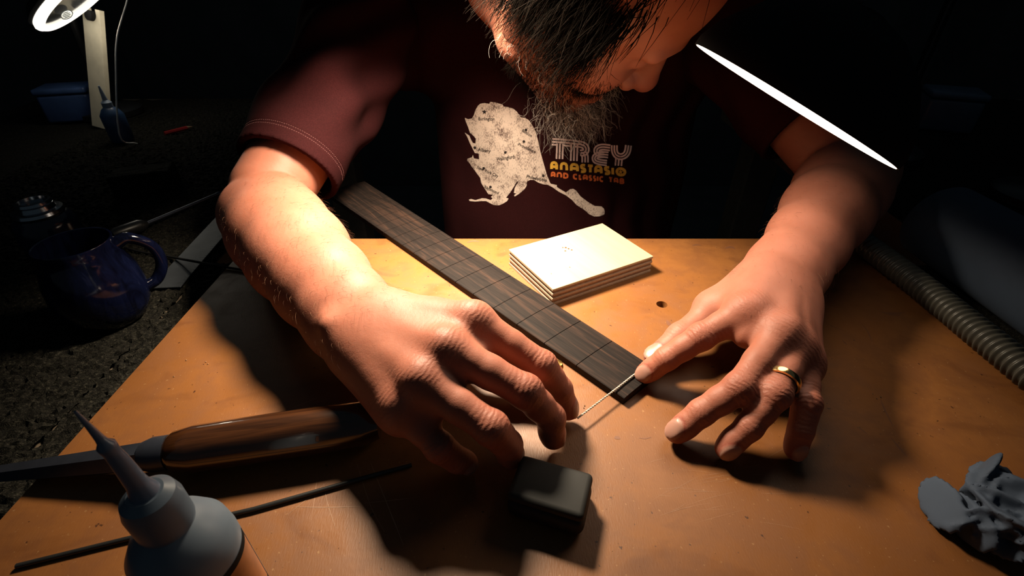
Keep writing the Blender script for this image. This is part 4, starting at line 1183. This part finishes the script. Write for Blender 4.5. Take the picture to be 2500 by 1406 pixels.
def label_patch():
    vs = []; fs = []; R = .02012; n = 26; a0, a1 = math.radians(-75), math.radians(38)
    zz = (.010, .014, .050, .054)
    for z_ in zz:
        for k in range(n + 1):
            a = a0 + (a1 - a0) * k / n; vs.append(A3(gx + R * math.cos(a), gy + R * math.sin(a), z_))
    for i in range(3):
        for k in range(n): fs.append((i * (n + 1) + k, i * (n + 1) + k + 1, (i + 1) * (n + 1) + k + 1, (i + 1) * (n + 1) + k))
    o = from_vf('label', vs, fs, simple('orange_label', (.36, .12, .03), .5, var=.3), gl)
    o.data.materials.append(M_BLACK)
    for p in o.data.polygons:
        i, k = p.index // n, p.index % n
        if i != 1 or k in (0, n - 1): p.material_index = 1
    return o
label_patch()['label'] = 'orange label with a black border'

# ------------------------------------------------------------------ left bench things
mx, my = -.372, .362; MS = .82
mg = empty('mug', (mx, my, BZ)); tag(mg, 'dark blue glazed pottery mug standing on the carpet beside the board', 'mug')
lathe('mug_body', (mx, my, BZ + .002), A3(0, 0, 1), [(r_ * MS, h_ * MS) for r_, h_ in [(0, 0), (.030, 0), (.034, .003), (.042, .018), (.0445, .038), (.0425, .058), (.0365, .078), (.0335, .088), (.0345, .0955), (.0340, .0965), (.0325, .0960), (.0315, .088), (.0340, .076), (.0395, .058), (.0410, .038), (.036, .016), (.0, .008)]], M_GLAZE, mg, 72, ang=60)
hdir = nrm(A3(.80, .60, 0)); hc = A3(mx, my, BZ)
tube('mug_handle', spline([hc + (hdir * .033 + A3(0, 0, .086)) * MS, hc + (hdir * .046 + A3(0, 0, .089)) * MS, hc + (hdir * .062 + A3(0, 0, .074)) * MS, hc + (hdir * .064 + A3(0, 0, .052)) * MS, hc + (hdir * .054 + A3(0, 0, .034)) * MS, hc + (hdir * .041 + A3(0, 0, .028)) * MS], 26), list(np.interp(np.linspace(0, 1, 26), [0, .3, 1], [.0062, .0048, .0052])), M_GLAZE, mg, 14)
# steel rule on the carpet
def rule():
    e = empty('steel_rule', (-.36, .55, BZ)); tag(e, 'dull steel rule lying on the carpet along the board', 'ruler')
    a = math.atan2(.29, -.022) - math.pi / 2
    from_bm('rule_blade', box_bm(-.3625, .555, BZ + .0022, BZ + .0034, .031, .295, a, .0004, 1), simple('dull_steel', (.06, .068, .08), .5, .7), e)
    d = A3(-math.sin(a), math.cos(a), 0); s_ = A3(math.cos(a), math.sin(a), 0); vs = []; fs = []
    for k in range(57):
        p = A3(-.3625, .555, BZ + .00346) + d * (-.14 + k * .005) + s_ * .0155; L = .007 if k % 10 == 0 else (.005 if k % 5 == 0 else .003); o = len(vs)
        vs += [p - d * .00018, p + d * .00018, p + d * .00018 - s_ * L, p - d * .00018 - s_ * L]; fs.append((o, o + 1, o + 2, o + 3))
    tag(from_vf('graduations', vs, fs, M_BLACK, e, False), kind='stuff')
rule()
tag(tube('thin_cable', spline([PZ(250, 585, BZ + .003), PZ(330, 612, BZ + .003), PZ(420, 628, BZ + .0046), PZ(500, 643, .002), PZ(555, 653, .0016), PZ(600, 660, .0016)], 30), .0013, M_BLACK, None, 8), 'thin black cable running from the carpet onto the board by the elbow', 'cable')
sd = empty('screwdriver', PZ(300, 566, BZ)); tag(sd, 'slim screwdriver with dark handle lying on the carpet behind the mug', 'screwdriver')
q0, q1, q2 = PZ(272, 575, BZ + .010), PZ(360, 545, BZ + .009), PZ(545, 468, BZ + .005)
lathe('grip', q0, q1 - q0, [(0, 0), (.006, .001), (.0075, .006), (.0078, .03), (.006, np.linalg.norm(q1 - q0) - .004), (.003, np.linalg.norm(q1 - q0)), (0, np.linalg.norm(q1 - q0))], M_BLKPL, sd, 20)
lathe('shaft', q1 - nrm(q2 - q1) * .002, q2 - q1, [(0, 0), (.0022, 0), (.0022, np.linalg.norm(q2 - q1) * .9), (.0028, np.linalg.norm(q2 - q1) * .95), (.001, np.linalg.norm(q2 - q1)), (0, np.linalg.norm(q2 - q1))], M_DSTEEL, sd, 14)
fb = PZ(366, 462, BZ)
def foam():
    bm = box_bm(fb[0], fb[1], BZ + .002, BZ + .030, .075, .045, math.radians(22), .003, 2)
    bmesh.ops.subdivide_edges(bm, edges=bm.edges[:], cuts=7, use_grid_fill=True)
    for w in bm.verts: w.co += Vector(RNG.normal(0, .0006, 3))
    return from_bm('foam_block', bm, M_CARPET)
tag(foam(), 'rough grey foam block lying at the back of the left carpet', 'foam block')
jx, jy = PD(70, 478, .50)[:2]
jr = empty('jar', (jx, jy, BZ)); tag(jr, 'dark glass jar with a ringed metal lid at the left edge', 'jar')
lathe('jar_body', (jx, jy, BZ + .002), A3(0, 0, 1), [(0, 0), (.026, 0), (.028, .004), (.028, .045), (.024, .053), (.018, .057), (0, .057)], simple('dark_blue_glass', (.012, .018, .035), .15), jr, 40)
lathe('lid', (jx, jy, BZ + .0565), A3(0, 0, 1), [(.017, 0), (.0215, .0005), (.0225, .003), (.0215, .006), (.0165, .007), (.0150, .011), (.0162, .013), (.0150, .0155), (.0125, .0158), (.0120, .0125), (0, .0120)], simple('lid_steel', (.35, .38, .42), .2, 1.0), jr, 48)
rp0, rp1 = PZ(402, 326, BZ + .0055), PZ(470, 309, BZ + .0055)
pn = empty('pencil', rp0); tag(pn, 'short red pencil on the carpet far behind the sleeve', 'pencil')
lathe('pencil_body', rp0, rp1 - rp0, [(0, 0), (.0036, 0), (.0036, np.linalg.norm(rp1 - rp0) * .8), (0, np.linalg.norm(rp1 - rp0) * .8)], simple('red_lacquer', (.35, .02, .02), .3), pn, 6)
lathe('pencil_point', rp0 + (rp1 - rp0) * .802, rp1 - rp0, [(0, 0), (.0034, 0), (.0006, .010), (0, .0102)], simple('pencil_wood', (.45, .28, .15), .7), pn, 12)
def tub(name, px, py, d, w, dp, hgt, rz, col, label, lidcol):
    p = PD(px, py, d); e = empty(name, (p[0], p[1], BZ)); tag(e, label, 'container')
    from_bm('tub', box_bm(p[0], p[1], BZ + .0025, BZ + hgt, w, dp, rz, .006, 3), simple(name + '_plastic', col, .4), e, True)
    from_bm('tub_lid', box_bm(p[0], p[1], BZ + hgt + .0003, BZ + hgt + .012, w * 1.05, dp * 1.07, rz, .004, 2), simple(name + '_lid', lidcol, .4), e, True)
tub('blue_tub', 200, 300, 1.0, .085, .06, .055, .3, (.03, .06, .16), 'dim blue plastic tub on the left bench below the magnifier lamp', (.04, .08, .20))
tub('grey_tub', 2345, 200, .90, .085, .07, .060, -.4, (.05, .08, .13), 'dim grey-blue plastic tub at the far right of the bench', (.06, .10, .16))
# a tall bottle beside the blue tub
p = PD(300, 340, .88); tb = empty('squeeze_bottle', (p[0], p[1], BZ)); tag(tb, 'dim slender blue squeeze bottle to the right of the blue tub', 'bottle')
lathe('bottle_body', (p[0], p[1], BZ + .0025), A3(0, 0, 1), [(0, 0), (.016, 0), (.018, .003), (.018, .045), (.012, .055), (.008, .058), (0, .058)], simple('blue_squeeze', (.03, .07, .16), .35), tb, 32)
lathe('spout', (p[0], p[1], BZ + .0605), A3(0, 0, 1), [(0, 0), (.008, 0), (.008, .008), (.004, .012), (.0015, .035), (0, .035)], simple('pale_spout', (.25, .32, .42), .4), tb, 24)

# ------------------------------------------------------------------ right side things
hx_, hy0, hy1 = .3735, .452, .232
def hose():
    e = empty('ribbed_hose', (hx_, .34, 0)); tag(e, 'ribbed pale plastic hose lying along the right side of the board', 'hose')
    n = 330; pts = spline([A3(hx_ - .004, hy0, .0125), A3(hx_ + .001, .37, .0125), A3(hx_ + .002, .30, .0125), A3(hx_ + .004, hy1, .0125)], n); L = hy0 - hy1
    rr = [.0106 + .0014 * math.sin(2 * math.pi * i / n * L / .0056) for i in range(n)]
    v, f = tube_vf(pts, rr, 26); from_vf('hose_tube', v, f, simple('hose_plastic', (.055, .052, .042), .4), e)
    d = nrm(pts[-1] - pts[-5])
    lathe('cuff', pts[-1] - d * .004, d, [(.0122, 0), (.0124, .004), (.0124, .040), (.0095, .041), (.0095, 0), (.0122, 0)], M_BLKPL, e, 32)
hose()
def roll():
    e = empty('paper_roll', (.455, .34, BZ)); tag(e, 'dim blue-white paper towel roll lying on the right bench behind the hose', 'paper roll')
    a = A3(.462, .478, BZ + .0425); d = A3(.02, -1, 0)
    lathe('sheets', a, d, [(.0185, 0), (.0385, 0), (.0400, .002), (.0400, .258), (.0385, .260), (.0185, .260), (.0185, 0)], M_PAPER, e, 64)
    lathe('core', a - nrm(d) * .001, d, [(.0168, 0), (.0182, 0), (.0182, .262), (.0168, .262), (.0168, 0)], simple('card_core', (.25, .18, .11), .8), e, 40)
roll()
def tissue():
    c = PZ(2440, 1262, .012); S = SDF((c[0] - .05, c[1] - .05, -.004), (c[0] + .05, c[1] + .05, .06), .0016)
    rg = np.random.default_rng(3)
    for k in range(34):
        o = rg.normal(0, 1, 3) * A3(.009, .008, .005); R = frame_z(rg.normal(0, 1, 3)); S.ell(A3(c[0], c[1], .016) + o, R, (.017, .012, .0022), .0008)
    v, f = S.mesh(); v = smooth_mesh(v, f, 1, .4); v[:, 2] = np.maximum(v[:, 2], .0003)
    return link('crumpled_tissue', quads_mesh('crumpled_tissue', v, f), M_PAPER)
tag(tissue(), 'crumpled white tissue lying at the near right corner of the board', 'tissue')
